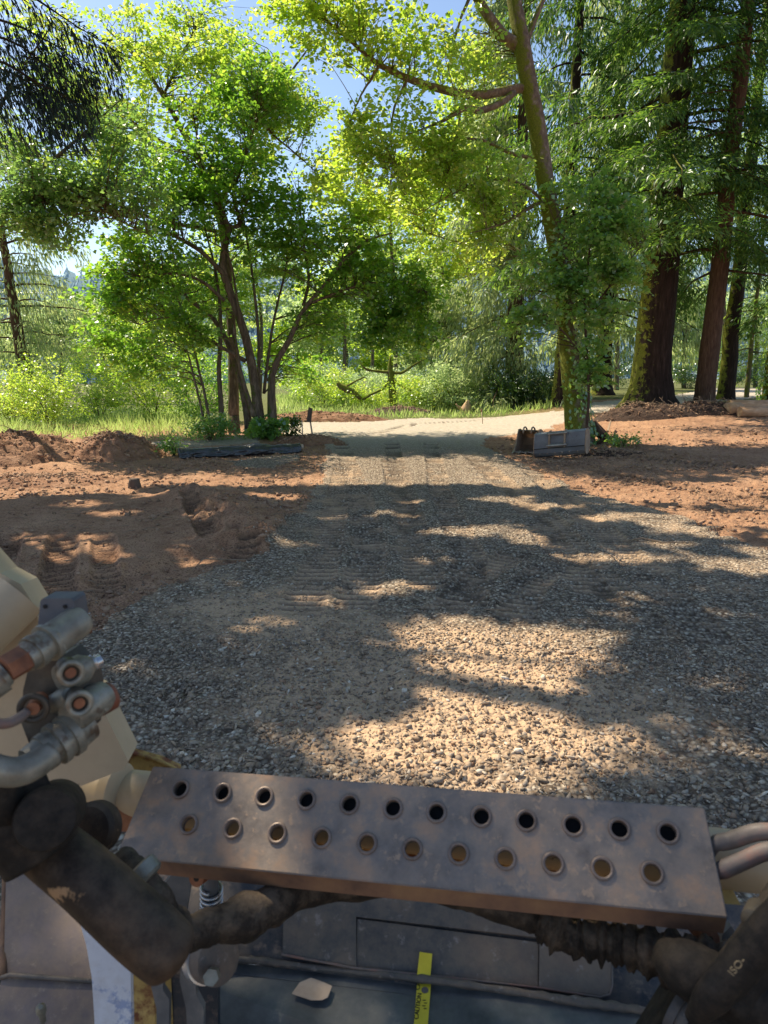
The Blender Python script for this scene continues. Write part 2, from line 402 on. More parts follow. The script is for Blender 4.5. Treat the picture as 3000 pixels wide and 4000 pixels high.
VV, FF, AA = [], [], []; off = 0
def put(v, f, a):
    global off
    VV.append(v); FF.append(f+off); AA.append(a); off += len(v)
for n, r0, r1, lo, hi, base, faces, p in [(16000, 2.0, 4.4, .006, .023, IV, IF, 1.2), (26000, 2.0, 4.6, .004, .015, OV, OF, 1.2), (34000, 4.0, 8, .005, .018, OV, OF, 1.0), (24000, 7.5, 16, .009, .018, OV, OF, .8)]:
    x, y = scatter(n, r0, r1, -36, 36, p); g, z, pr = heights(x, y)
    dens = np.clip(.85+2.4*fbm(x*1.3, y*1.3, 4, 51)-.8*pr, .08, 1)
    tn = np.exp(-(((x-.35)/1.1)**2+((y-3.6)/.9)**2)); dens *= 1-.5*tn
    k = g & (rng.random(n) < dens); x, y, z = x[k], y[k], z[k]
    s = lo+(hi-lo)*rng.random(len(x))**2.2*(1+.0*x)
    put(*stones(x, y, z+s*.28, s, base, faces))
x, y = scatter(9000, 4, 13, -33, 0, .9); g, z, pr = heights(x, y)   # strays beyond the edge of the road
u, v = edge_warp(x, y); d, _, _ = pline(x, y, ROAD[0:12]); k = (~g) & (d < .75) & (rng.random(len(x)) < np.exp(-d/.22))
s = .006+.016*rng.random(k.sum())**2; put(*stones(x[k], y[k], z[k]+s*.3, s, OV, OF))
gs = link('gravel', mesh_np('gravel', np.vstack(VV), None, np.vstack(FF), False, {'v': np.concatenate(AA)}), SM)
tag(gs, 'loose grey crushed rock scattered over the driveway', 'gravel', kind='stuff')
# clods of soil
CM = stone_mat('clods', [(0, (.13, .07, .045)), (.5, (.27, .15, .095)), (1, (.42, .26, .17))])
VV, FF, AA = [], [], []; off = 0
for n, r0, r1, lo, hi, a0, a1 in [(22000, 4, 16, .006, .05, -36, 0), (14000, 6, 20, .008, .05, 5, 36), (1800, 2, 4.5, .006, .02, -10, 30)]:
    x, y = scatter(n, r0, r1, a0, a1, .9); g, z, pr = heights(x, y)
    k = (rng.random(n) < np.clip(.5+3*fbm(x*1.1, y*1.1, 3, 61), .05, 1)*np.where(inpoly(x, y, PLAT), .25, 1)) & ((~g) | (r0 == 2))
    x, y, z = x[k], y[k], z[k]; s = lo+(hi-lo)*rng.random(len(x))**3
    put(*stones(x, y, z+s*.2, s, OV, OF, (1, .9, .7)))
tag(link('soil_clods', mesh_np('soil_clods', np.vstack(VV), None, np.vstack(FF), False, {'v': np.concatenate(AA)}), CM),
    'crumbled reddish brown clods strewn over the bare soil', 'soil', kind='stuff')
# fine root and twig litter
gl = Geo(); x, y = scatter(1500, 4, 18, -34, 34, .9); g, z, pr = heights(x, y)
for a in range(len(x)):
    if g[a] and rng.random() < .93: continue
    t = rng.random()*6.28; L = .04+.22*rng.random()**2; dx, dy = math.cos(t)*L, math.sin(t)*L; m = rng.normal()*.25*L
    gl.tube([(x[a], y[a], z[a]+.008), (x[a]+dx*.5-dy*.3*m, y[a]+dy*.5+m, z[a]+.02), (x[a]+dx, y[a]+dy, z[a]+.008)], [.004, .004, .002], 3, a=rng.random())
WOODLIT = rough_mat('litter', [(.3, (.20, .13, .08)), (.7, (.38, .28, .19))], 20, .9)
tag(gl.build('twig_litter', WOODLIT), 'thin root and twig fragments strewn over the bare soil', 'twigs', kind='stuff')
# ------------------------------------------------------------------ plant materials
LM_CLUMP = leaf_mat('clump_leaves', [(0, (.045, .12, .02)), (.5, (.07, .175, .03)), (1, (.12, .25, .04))], [(0, (.22, .50, .04)), (.6, (.40, .72, .06)), (1, (.74, .90, .10))], .56, .06)
LM_BRIGHT = leaf_mat('bright_leaves', [(0, (.10, .18, .03)), (.6, (.17, .27, .045)), (1, (.26, .32, .07))], [(0, (.45, .74, .06)), (.6, (.70, .92, .09)), (1, (.98, .99, .24))], .62, .06)
LM_BLUE = leaf_mat('cool_leaves', [(0, (.06, .14, .06)), (.5, (.09, .19, .08)), (1, (.14, .26, .08))], [(0, (.26, .52, .12)), (.7, (.45, .72, .12)), (1, (.7, .85, .12))], .5, .08)
LM_GLOSS = leaf_mat('glossy_leaves', [(0, (.08, .18, .05)), (.5, (.12, .26, .075)), (1, (.18, .33, .10))], [(0, (.32, .58, .06)), (.7, (.48, .76, .09)), (1, (.7, .85, .14))], .5, .10, .35)
LM_SPRUCE = leaf_mat('dark_needles', [(0, (.024, .06, .018)), (.5, (.045, .10, .03)), (1, (.09, .17, .04))], [(0, (.10, .22, .03)), (.7, (.22, .42, .05)), (1, (.46, .62, .08))], .45, .03)
LM_NEEDLE = leaf_mat('pale_needles', [(0, (.12, .17, .08)), (.5, (.22, .28, .13)), (1, (.36, .40, .2))], [(0, (.35, .5, .16)), (.7, (.58, .70, .25)), (1, (.78, .86, .36))], .52, .04)
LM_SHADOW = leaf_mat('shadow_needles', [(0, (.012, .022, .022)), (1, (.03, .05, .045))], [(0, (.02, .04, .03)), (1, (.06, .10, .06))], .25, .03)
LM_FERN = leaf_mat('fern', [(0, (.12, .2, .05)), (.8, (.22, .31, .10)), (1, (.36, .38, .16))], [(0, (.45, .68, .14)), (1, (.75, .88, .32))], .5, .03)
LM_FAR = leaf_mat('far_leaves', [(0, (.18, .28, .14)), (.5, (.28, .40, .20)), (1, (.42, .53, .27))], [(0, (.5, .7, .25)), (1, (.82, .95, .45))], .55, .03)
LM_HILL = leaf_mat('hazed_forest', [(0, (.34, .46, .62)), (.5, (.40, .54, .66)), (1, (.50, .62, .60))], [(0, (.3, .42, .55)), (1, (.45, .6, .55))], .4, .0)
def bark_mat(name, stops, moss=None, mossdir=(-1, 0, .3), mosscut=(.42, .6), bs=(14, 14, 2.2)):
    m, nt, out = new_mat(name); N = NT(nt)
    geo = N.n('ShaderNodeNewGeometry'); pos = geo.outputs['Position']
    mp = N.n('ShaderNodeMapping'); mp.inputs['Scale'].default_value = bs; N.l(pos, mp.inputs[0])
    n = N.noise(mp.outputs[0], 1, 6, .7); c = N.ramp(n, [(p, tuple(1.35*q for q in cc)) for p, cc in stops])
    h = n
    if moss:
        d = N.n('ShaderNodeVectorMath', operation='DOT_PRODUCT'); N.l(geo.outputs['Normal'], d.inputs[0])
        l = math.sqrt(sum(a*a for a in mossdir)); d.inputs[1].default_value = tuple(a/l for a in mossdir)
        f = N.math('ADD', N.math('MULTIPLY', d.outputs['Value'], .34), N.noise(pos, 5, 5, .7))
        mk = N.ramp(f, [(mosscut[0], (0, 0, 0)), (mosscut[1], (1, 1, 1))])
        mc = N.ramp(N.noise(pos, 40, 4, .7), [(.3, moss[0]), (.7, moss[1])])
        c = N.mix(mk, c, mc)
    b = N.n('ShaderNodeBsdfPrincipled'); N.l(c, b.inputs['Base Color']); b.inputs['Roughness'].default_value = .92; b.inputs['Specular IOR Level'].default_value = .2
    b1 = N.n('ShaderNodeBump'); b1.inputs['Strength'].default_value = .9; b1.inputs['Distance'].default_value = .04; N.l(h, b1.inputs['Height'])
    b2 = N.n('ShaderNodeBump'); b2.inputs['Strength'].default_value = .6; b2.inputs['Distance'].default_value = .015; N.l(N.noise(pos, 50, 3, .7), b2.inputs['Height']); N.l(b1.outputs[0], b2.inputs['Normal'])
    N.l(b2.outputs[0], b.inputs['Normal']); N.l(b.outputs[0], out.inputs[0]); return m
MOSS = ((.09, .11, .015), (.24, .25, .035))
BK_CLUMP = bark_mat('clump_bark', [(.3, (.045, .032, .024)), (.55, (.12, .09, .065)), (.75, (.26, .20, .15))], ((.05, .07, .015), (.11, .14, .03)), (-.5, 0, .6), (.62, .72))
BK_ALDER = bark_mat('alder_bark', [(.3, (.07, .05, .04)), (.55, (.17, .125, .09)), (.75, (.34, .29, .24))], MOSS, (-.9, -.3, .5), (.55, .68), (9, 9, 5))
BK_SPRUCE = bark_mat('spruce_bark', [(.3, (.012, .008, .006)), (.55, (.03, .019, .015)), (.75, (.065, .042, .032))], MOSS, (-1, .25, .1), (.66, .74), (12, 12, 1.6))
BK_RED = bark_mat('red_bark', [(.3, (.04, .023, .016)), (.55, (.085, .052, .036)), (.75, (.15, .10, .07))], None, bs=(22, 22, 3))
BK_MOSSY = bark_mat('mossy_bark', [(.3, (.06, .045, .03)), (.7, (.16, .12, .08))], MOSS, (0, 0, 1), (.42, .55), (9, 9, 9))
LM_IVY = leaf_mat('ivy', [(0, (.02, .055, .015)), (.6, (.04, .09, .025)), (1, (.08, .14, .04))], [(0, (.08, .2, .02)), (1, (.3, .5, .05))], .35, .12, .3)

def stem_px(pts, n=20, wob=0.0):
    """pts rows (px, py, depth, radius)"""
    P = [(*W(a, b, d), r) for a, b, d, r in pts]; S = spline(P, n)
    if wob: S[1:, :3] += np.cumsum(rng.normal(size=(n-1, 3))*wob, 0)*.5
    return S
def spray(geo, c, out, rad, n, size, thick=.18, droop=.25, up=.5, ar=.62):
    """flat spray of leaves round centre c, spread along 'out'"""
    out = out/(np.linalg.norm(out)+1e-9); o2 = np.array([out[0], out[1], out[2]*.4]); o2 /= np.linalg.norm(o2)+1e-9
    s = np.array([-o2[1], o2[0], 0]); s /= np.linalg.norm(s)+1e-9
    u = rng.normal(size=n)*.55; v = rng.normal(size=n)*.42; q = np.hypot(u, v)
    P = c + rad*(u[:, None]*o2+v[:, None]*s)+np.array([0, 0, 1])*(rng.normal(size=n)*thick*rad-droop*rad*q*q)[:, None]
    D = o2*.7+s*v[:, None]*1.2+rnd(n, .45); D[:, 2] -= .25
    Nn = np.array([0, 0, 1.])+rnd(n, up)
    L = size*(.55+.75*rng.random(n)); geo.leaves(P, D, Nn, L, L*ar*1.35, np.clip(rng.random()*.55+rng.random(n)*.55-.05, 0, 1))
def crown_from(geo, wood, blobs, nodes, n, rad, per, size, shell=.5, twig=.012, droop=.25, up=.5, axis=None, thick=.18, twigs=True, thin=None):
    """blobs: (centre, radii, weight); nodes: skeleton points array (x, y, z, r)"""
    wts = np.array([b[2] for b in blobs], float); wts /= wts.sum()
    ch = rng.choice(len(blobs), n, p=wts)
    for b in ch:
        c, rd, _ = blobs[b]; v = rng.normal(size=3); v /= np.linalg.norm(v); v *= rng.random()**shell
        p = np.array(c)+v*np.array(rd)
        if thin and thin(p): continue
        if nodes is not None:
            d = np.linalg.norm(nodes[:, :3]-p, axis=1)*(.75+.6*rng.random(len(nodes)))+np.maximum(0, nodes[:, 2]-p[2]+.1)*1.2; k = int(np.argmin(d)); q = nodes[k, :3]
            o = p-q
            if twigs and .15 < np.linalg.norm(o) < 1.7:
                L = np.linalg.norm(o); mid = q+o*.5+np.array([0, 0, .12*L])+rnd(1, .05*L)[0]
                r0 = min(nodes[k, 3]*.6, twig*(.6+.5*L))
                wood.tube([q, q+(mid-q)*.55+rnd(1, .02*L)[0], mid, p+rnd(1, .02)[0], p+o/L*rad*.6-np.array([0, 0, droop*rad*.4])], [r0, r0*.8, r0*.62, r0*.35, .002], 4)
        else: o = v
        spray(geo, p, np.asarray(o)+1e-4, rad*(.7+.6*rng.random()), int(per*(.6+.8*rng.random())), size, thick, droop, up)
def branch(geo, q, d, L, r, k=5, up=.1, n=7, wob=.06):
    d = np.array(d, float); d /= np.linalg.norm(d); P = [np.array(q, float)]
    for a in range(n):
        d = d+rng.normal(size=3)*wob*2+np.array([0, 0, up/n]); d /= np.linalg.norm(d); P.append(P[-1]+d*L/n)
    rr = r*(1-np.arange(n+1)/(n+.6)); geo.tube(P, rr, k); return np.column_stack([np.array(P), rr])
def conifer_bough(nd, wood, q, ang, L, r=.03, pitch=.05, droop=.5, dens=150, nl=.17, nw=.035, hang=.5, wid=.42, wtaper=True):
    """one conifer branch with hanging sprays"""
    t = np.linspace(0, 1, 9); h = np.array([math.sin(ang), math.cos(ang), 0])
    C = np.array(q)[None]+h*L*t[:, None]+np.array([0, 0, 1])*(pitch*L*t-droop*L*t**1.7+.12*droop*L*t**4)[:, None]+np.cumsum(rnd(9, .012*L), 0)
    wood.tube(C, r*(1-t*.9), 4)
    n = int(dens*L); u = .12+.88*rng.random(n)**.8; f = u*8; i = np.minimum(f.astype(int), 7); f = f-i
    P = C[i]*(1-f[:, None])+C[i+1]*f[:, None]; s = np.array([h[1], -h[0], 0])
    lat = rng.normal(size=n)*.5; wd = wid*L*(1-u*.75) if wtaper else wid*L*np.ones(n); lat = np.clip(lat, -1.2, 1.2)
    drop = rng.random(n)**1.5*hang*(.35+.5*(1-u))*min(L, 1.6)
    P = P+s*(lat*wd)[:, None]+h*(np.abs(lat)*wd*.5)[:, None]; P[:, 2] -= np.abs(lat)*wd*.25+drop
    D = h*.6+s*(np.sign(lat)*.6)[:, None]+rnd(n, .25); D[:, 2] -= .35+hang*1.6*(drop > .05)
    Nn = np.array([0, 0, 1.])+rnd(n, .55)
    l = nl*(.6+.8*rng.random(n)); nd.leaves(P, D, Nn, l, nw*(.7+.6*rng.random(n)))
def conifer(name, label, group, base, top_h, r0, boughs, mats, lean=(0, 0), flare=1.6, z0=1.5, L0=3, L1=.5, dens=150, nl=.17, nw=.035, hang=.5, droop=.5, side=None, k=14, cat='tree', keep=None, flr_h=.7, pitch=.05, front=0):
    t = thing(name, label, cat, base, group); wood = Geo(); nd = Geo(); tr = Geo(); b = np.array(base)
    hs = np.concatenate([[-.3, -.1, .05, .15, .3, .5, .8, 1.2, 1.8], np.linspace(2.6, top_h, 14)])
    rad = r0*(1-hs.clip(0)/top_h*.86)*(1+(flare-1)*np.exp(-hs.clip(0)/flr_h*2))
    pts = b+np.stack([lean[0]*hs, lean[1]*hs, hs], -1); pts[9:, :2] += rnd(len(pts)-9, .01)[:, :2]*2
    tr.tube(pts, rad, k, .05)
    for a in range(boughs):
        f = (a+.5)/boughs; z = z0+(top_h-z0)*f**1.0+rng.normal()*.15
        z = min(z, top_h-.05); ang = a*2.399+rng.normal()*.3
        if front and rng.random() < front: ang = math.atan2(-base[0], -base[1])+rng.normal()*.75
        if side is not None and rng.random() < .75: ang = side+rng.normal()*.9
        q = b+np.array([lean[0]*z, lean[1]*z, z]); L = (L0+(L1-L0)*f)*(.65+.6*rng.random())
        if keep and not keep(q, ang, L): continue
        conifer_bough(nd, wood, q, ang, L, .012*L+.01, pitch, droop, dens, nl, nw, hang)
    tr.build('trunk', mats[0], t, True); wood.build('branches', mats[0], t, True)
    if nd.n: nd.build('foliage', mats[1], t)
    return t

# ------------------------------------------------------------------ far hills and field
def hill(name, r, a0, a1, hfun, mat, nx=160):
    a = np.linspace(R(a0), R(a1), nx); rr = np.linspace(0, 1, 24); hh = np.array([hfun(math.degrees(v)) for v in a])
    x = (r+rr[:, None]*r*.5)*np.sin(a)[None]; y = (r+rr[:, None]*r*.5)*np.cos(a)[None]
    z = -3+hh[None]*np.sin(rr*math.pi*.62)[:, None]+4*fbm(x*.05, y*.05, 5, 71)
    n = nx; i = np.arange(23)[:, None]*n; j = np.arange(n-1)[None]
    Q = np.stack([i+j, i+j+1, i+n+j+1, i+n+j], -1).reshape(-1, 4)
    return tag(link(name, mesh_np(name, np.stack([x, y, z], -1).reshape(-1, 3), Q, None, True), mat), kind='structure'), (x, y, z)
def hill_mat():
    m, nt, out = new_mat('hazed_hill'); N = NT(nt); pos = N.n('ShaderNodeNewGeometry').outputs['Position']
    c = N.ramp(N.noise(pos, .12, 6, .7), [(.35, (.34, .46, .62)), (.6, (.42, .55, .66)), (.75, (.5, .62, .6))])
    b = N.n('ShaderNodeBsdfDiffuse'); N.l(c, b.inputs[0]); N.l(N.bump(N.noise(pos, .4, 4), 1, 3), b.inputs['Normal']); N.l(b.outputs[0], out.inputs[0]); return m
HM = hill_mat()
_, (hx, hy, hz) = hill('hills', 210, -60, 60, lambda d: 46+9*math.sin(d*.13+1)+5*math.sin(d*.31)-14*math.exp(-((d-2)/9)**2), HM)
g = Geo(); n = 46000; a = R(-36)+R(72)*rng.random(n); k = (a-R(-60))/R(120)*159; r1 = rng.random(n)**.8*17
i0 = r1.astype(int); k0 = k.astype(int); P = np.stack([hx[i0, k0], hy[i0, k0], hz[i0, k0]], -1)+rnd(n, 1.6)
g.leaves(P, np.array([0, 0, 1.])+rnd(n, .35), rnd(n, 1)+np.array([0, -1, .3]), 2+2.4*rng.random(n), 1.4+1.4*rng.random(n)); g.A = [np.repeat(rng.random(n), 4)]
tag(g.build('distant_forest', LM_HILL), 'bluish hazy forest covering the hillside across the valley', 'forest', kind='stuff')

# ------------------------------------------------------------------ ground plants (uncountable)
def blades(n, region, hmin, hmax, wd, mat, name, label, cat, dens=None, lean=.35):
    P = []; 
    x0, x1, y0, y1 = region
    x = x0+(x1-x0)*rng.random(n); y = y0+(y1-y0)*rng.random(n); k = ~gravel_mask(x, y)
    if dens is not None: k &= dens(x, y)
    x, y = x[k], y[k]; n = len(x); z = hm(x, y)-.03
    g = Geo(); D = np.array([0, 0, 1.])+rnd(n, lean); L = (hmin+(hmax-hmin)*rng.random(n))*np.clip(.75+1.6*fbm(x*.7, y*.7, 3, 81), .4, 1.6)
    g.leaves(np.stack([x, y, z], -1), D, rnd(n), L, wd*(.6+.8*rng.random(n)), fold=0)
    return tag(g.build(name, mat), label, cat, kind='stuff')
bl = G(60, 930).y
def px_of(x, y, z=0): return proj(np.stack([x, y, np.full(np.shape(x), z)], -1))
def dfern(x, y):
    px, py, d = px_of(x, y); return (px < 430+90*fbm(x*.5, y*.5, 2, 3)) & (py < 950) & (x < -3.4)
blades(46000, (-26, -3, 15.5, 34), .15, .6, .022, LM_FERN, 'horsetail_meadow', 'feathery pale green ferns and horsetails behind the soil mounds', 'ferns', dfern, .5)
def dgrass(x, y):
    px, py, d = px_of(x, y); return (py < 905) & ~((px > 1225) & (py > 840)) & ((px > 600) | (px < 420)) & (y > 24)
blades(64000, (-30, 30, 23.5, 46), .15, .6, .035, LM_FERN, 'tall_grass', 'sunlit tall grass and weeds filling the clearing behind the driveway', 'grass', dgrass, .4)

# ------------------------------------------------------------------ bushes
def bush(label, group, px, py, d, wd, ht, mat, n=60, per=90, size=.07, rad=.3, name='bush', bm=BK_CLUMP, cat='bush', up=.7):
    c = W(px, py, d); base = Vector((c.x, c.y, float(hm(c.x, c.y)))); t = thing(name, label, cat, base, group)
    wood = Geo(); lf = Geo(); nodes = []
    for a in range(6):
        an_ = rng.random()*6.28; nodes.append(branch(wood, base, (math.cos(an_)*.5, math.sin(an_)*.5, 1), ht*.8, .018, 4, .2))
    nodes = np.vstack(nodes)
    crown_from(lf, wood, [((base.x, base.y, base.z+ht*.5), (wd/2, wd/2.4, ht*.5), 1)], nodes, n, rad, per, size, .4, .008, .2, up, thick=.35)
    wood.build('stems', bm, t, True); lf.build('foliage', mat, t); return t
BG = 'bushes along the edge of the clearing'
for i, (lb, px, py, d, wd, ht, m, n) in enumerate([
    ('pale yellow green bush left of the spruce trunk at the left edge', 15, 880, 24, 3.4, 1.6, LM_BRIGHT, 70),
    ('arching bush with yellow green leaves in front of the left edge spruce', 105, 880, 22, 2.6, 2.3, LM_BRIGHT, 60),
    ('tall pale shrub between the left edge spruce and the multi stemmed tree', 215, 880, 26, 3.6, 3.2, LM_BRIGHT, 110),
    ('dense yellow green shrub behind the left stems of the multi stemmed tree', 330, 885, 25, 3.6, 3.6, LM_BRIGHT, 120),
    ('shaded shrub directly behind the multi stemmed tree', 440, 890, 24, 3.0, 2.4, LM_CLUMP, 80),
    ('sunlit shrub just right of the multi stemmed tree in the clearing', 700, 870, 33, 3.2, 2.2, LM_BRIGHT, 70),
    ('low bright shrub left of the dead mossy tree', 770, 880, 32, 3.0, 1.1, LM_BRIGHT, 70),
    ('broad mound of pale brambles far behind the survey stakes', 700, 870, 38, 5.5, 2.0, LM_FAR, 120),
    ('broad mound of pale brambles far behind the dead mossy tree', 850, 870, 39, 6, 1.8, LM_FAR, 120),
    ('pale green bramble mass beyond the far edge of the driveway bend', 950, 870, 35, 4.5, 2.4, LM_FAR, 110),
    ('low bright shrub right of the dead mossy tree', 900, 875, 31, 3.4, 1.4, LM_BRIGHT, 80),
    ('salmonberry thicket in front of the drooping pale spruce', 985, 860, 30, 3.4, 2.1, LM_FAR, 90),
    ('dark shrub under the drooping spruce left of the leaning trunk', 1100, 860, 29, 3.0, 1.7, LM_IVY, 100),
    ('dark shrub tucked behind the leaning trunk', 1170, 860, 28, 2.4, 1.5, LM_IVY, 80),
    ('shaded bush between the leaning trunk and the big conifer', 1315, 840, 47, 3.6, 3.0, LM_IVY, 90),
    ('sunlit bush between the two big conifer trunks', 1475, 835, 50, 6, 4.2, LM_BRIGHT, 110),
    ('dark low bush between the two big conifer trunks', 1480, 840, 46, 4, 2.2, LM_IVY, 70),
    ('bright bush right of the slimmer conifer trunk', 1585, 835, 50, 6, 4, LM_BRIGHT, 110),
    ('dark bush beside the lane at the right edge', 1640, 835, 46, 4.5, 2.6, LM_IVY, 80)]):
    bush(lb, BG, px, py, d, wd, ht, m, int(n*1.0), 80, .085 if d > 28 else .075, .36)
# ferns, grass tuft and ivy at the clump's foot
bush('dark grassy fern tuft at the foot of the multi stemmed tree', BG, 575, 950, gdepth(575, 950)-.3, .9, .6, LM_GLOSS, 16, 60, .14, .2, 'fern', up=1)
bush('small leafy shrub left of the foot of the multi stemmed tree', BG, 455, 950, gdepth(455, 955), 1.5, .7, LM_GLOSS, 34, 70, .06, .22)
bush('round dark shrub just right of the multi stemmed tree base', BG, 625, 925, gdepth(600, 945), .5, .7, LM_IVY, 12, 60, .07, .17)
bush('small weed growing by the left end of the black plastic roll', BG, 375, 975, gdepth(375, 985), .5, .4, LM_GLOSS, 10, 50, .06, .14)
bush('tiny green weeds at the roots right of the leaning trunk', BG, 1345, 962, gdepth(1345, 965), .9, .3, LM_GLOSS, 14, 40, .06, .16)
# ------------------------------------------------------------------ trees
def blob(px, py, d, rx, ry, rd, w=1): return (tuple(W(px, py, d)), (rx/F*d, rd, ry/F*d), w)
def stems(wood, rows, n=18, k=8, wob=.012, jit=.05, rs=1):
    out = []
    for r in rows:
        S = stem_px(r, n, wob); S[:, 3] *= .86 if k == 14 else 1; wood.tube(S[:, :3], S[:, 3], k, jit); out.append(S)
    return np.vstack(out)
# the multi stemmed tree left of the driveway
dc = gdepth(570, 950); b0 = G(560, 948)
t = thing('broadleaf_tree', 'multi stemmed broadleaf tree with spreading dark green crown behind the black plastic roll', 'tree', b0)
wood = Geo()
N1 = stems(wood, [
    [(565, 962, dc, .20), (558, 900, dc, .15), (548, 820, dc, .12), (528, 720, dc, .11), (488, 610, dc-.2, .10), (478, 560, dc-.2, .09), (492, 490, dc-.2, .085), (455, 420, dc-.3, .06), (436, 360, dc-.3, .05), (425, 300, dc, .03), (410, 200, dc, .012)],
    [(590, 962, dc-.1, .17), (588, 890, dc-.1, .12), (590, 800, dc-.2, .085), (625, 735, dc-.3, .07), (655, 670, dc-.4, .06), (700, 620, dc-.5, .055), (735, 570, dc-.6, .045), (790, 520, dc-.6, .03), (850, 500, dc-.6, .015)],
    [(540, 960, dc+.3, .13), (530, 880, dc+.3, .09), (510, 790, dc+.4, .07), (470, 700, dc+.5, .06), (410, 650, dc+.5, .05), (340, 600, dc+.5, .03), (260, 570, dc+.5, .015)],
    [(480, 955, dc+.2, .09), (478, 880, dc+.2, .07), (474, 800, dc+.2, .06), (478, 700, dc+.3, .05), (470, 600, dc+.4, .035), (440, 480, dc+.5, .02)],
    [(460, 950, dc, .04), (440, 850, dc, .035), (420, 760, dc, .03), (380, 640, dc, .022), (330, 520, dc, .012)],
    [(452, 948, dc-.2, .03), (425, 840, dc-.2, .028), (398, 740, dc-.2, .02), (350, 660, dc-.2, .012)],
    [(490, 600, dc-.2, .07), (440, 550, dc-.4, .055), (390, 520, dc-.5, .05), (340, 495, dc-.6, .035), (280, 470, dc-.6, .018)],
    [(485, 650, dc-.2, .05), (430, 605, dc-.5, .04), (370, 590, dc-.7, .03), (310, 600, dc-.9, .015)],
    [(530, 780, dc, .06), (480, 750, dc-.4, .045), (430, 720, dc-.6, .035), (370, 685, dc-.8, .02), (300, 700, dc-1, .01)],
    [(492, 490, dc-.2, .05), (520, 482, dc, .045), (505, 420, dc, .04), (530, 340, dc, .025), (560, 240, dc, .012)],
    [(560, 850, dc+.3, .05), (556, 700, dc+.4, .04), (540, 560, dc+.4, .03), (520, 420, dc+.4, .02), (520, 300, dc+.3, .01)],
    [(570, 850, dc+.5, .045), (590, 700, dc+.6, .035), (620, 560, dc+.6, .025), (650, 430, dc+.6, .012)],
    [(655, 660, dc+.1, .045), (665, 600, dc+.2, .035), (650, 500, dc+.3, .022), (640, 380, dc+.3, .01)],
    [(660, 660, dc-.4, .04), (760, 620, dc-.6, .03), (850, 610, dc-.8, .018), (920, 630, dc-1, .008)],
    [(520, 700, dc-.2, .03), (500, 560, dc-.3, .025), (455, 520, dc-.4, .015)],
    [(548, 900, dc-.3, .06), (520, 800, dc-.3, .045), (500, 700, dc-.3, .03)]], 18)
wood.build('trunk', BK_CLUMP, t, True)
wood = Geo(); lf = Geo()
BL = [blob(400, 420, dc-.6, 130, 110, 1.6, 9), blob(540, 420, dc, 120, 120, 1.6, 8), blob(330, 570, dc-.8, 120, 110, 1.5, 9), blob(260, 640, dc-.5, 90, 90, 1.2, 5),
      blob(470, 300, dc, 140, 110, 1.6, 8), blob(620, 520, dc+.2, 120, 110, 1.6, 8), blob(760, 560, dc-.4, 120, 90, 1.5, 8), blob(880, 620, dc-.8, 105, 75, 1.3, 7),
      blob(850, 700, dc-.6, 100, 60, 1.2, 7), blob(700, 690, dc+.4, 80, 60, 1.2, 3), blob(430, 640, dc+1.2, 130, 90, 1.0, 4), blob(330, 760, dc+.8, 110, 80, 1.0, 4),
      blob(240, 730, dc+.8, 90, 90, 1.0, 4), blob(560, 200, dc+.3, 120, 80, 1.3, 5), blob(640, 790, dc+1.6, 90, 50, .8, 2), blob(400, 700, dc-.9, 80, 60, .8, 3)]
crown_from(lf, wood, BL, N1, 1080, .34, 38, .118, .55, .014, .35, .55)
wood.build('branches', BK_CLUMP, t, True); lf.build('foliage', LM_CLUMP, t)

def broad(name, label, rows, blobs, n, rad, per, size, mat, bark, group=None, shell=.6, droop=.3, up=.6, base=None, k=9, twig=.012, extra=None):
    wood = Geo(); tw = Geo(); lf = Geo(); size = size*max(1, rows[0][0][2]/44) if group else size; rad = rad*max(1, rows[0][0][2]/44) if group else rad; base = base or Vector(W(*rows[0][0][:3])); base.z = min(base.z, float(hm(base.x, base.y))); t = thing(name, label, 'tree', base, group)
    nd = stems(wood, rows, 22, k)
    q0 = Vector(W(*rows[0][0][:3])); q1 = Vector((q0.x, q0.y, float(hm(q0.x, q0.y))-.25))
    if q0.z-q1.z > .3: wood.tube([q1, q0+Vector((0, 0, .1))], [rows[0][0][3]*1.25, rows[0][0][3]*1.0], k)
    wood.build('trunk', bark, t, True)
    if extra: extra(t, nd)
    crown_from(lf, tw, blobs, nd, n, rad, per, size, shell, twig, droop, up)
    if tw.n: tw.build('branches', bark, t, True)
    lf.build('foliage', mat, t); return t, nd
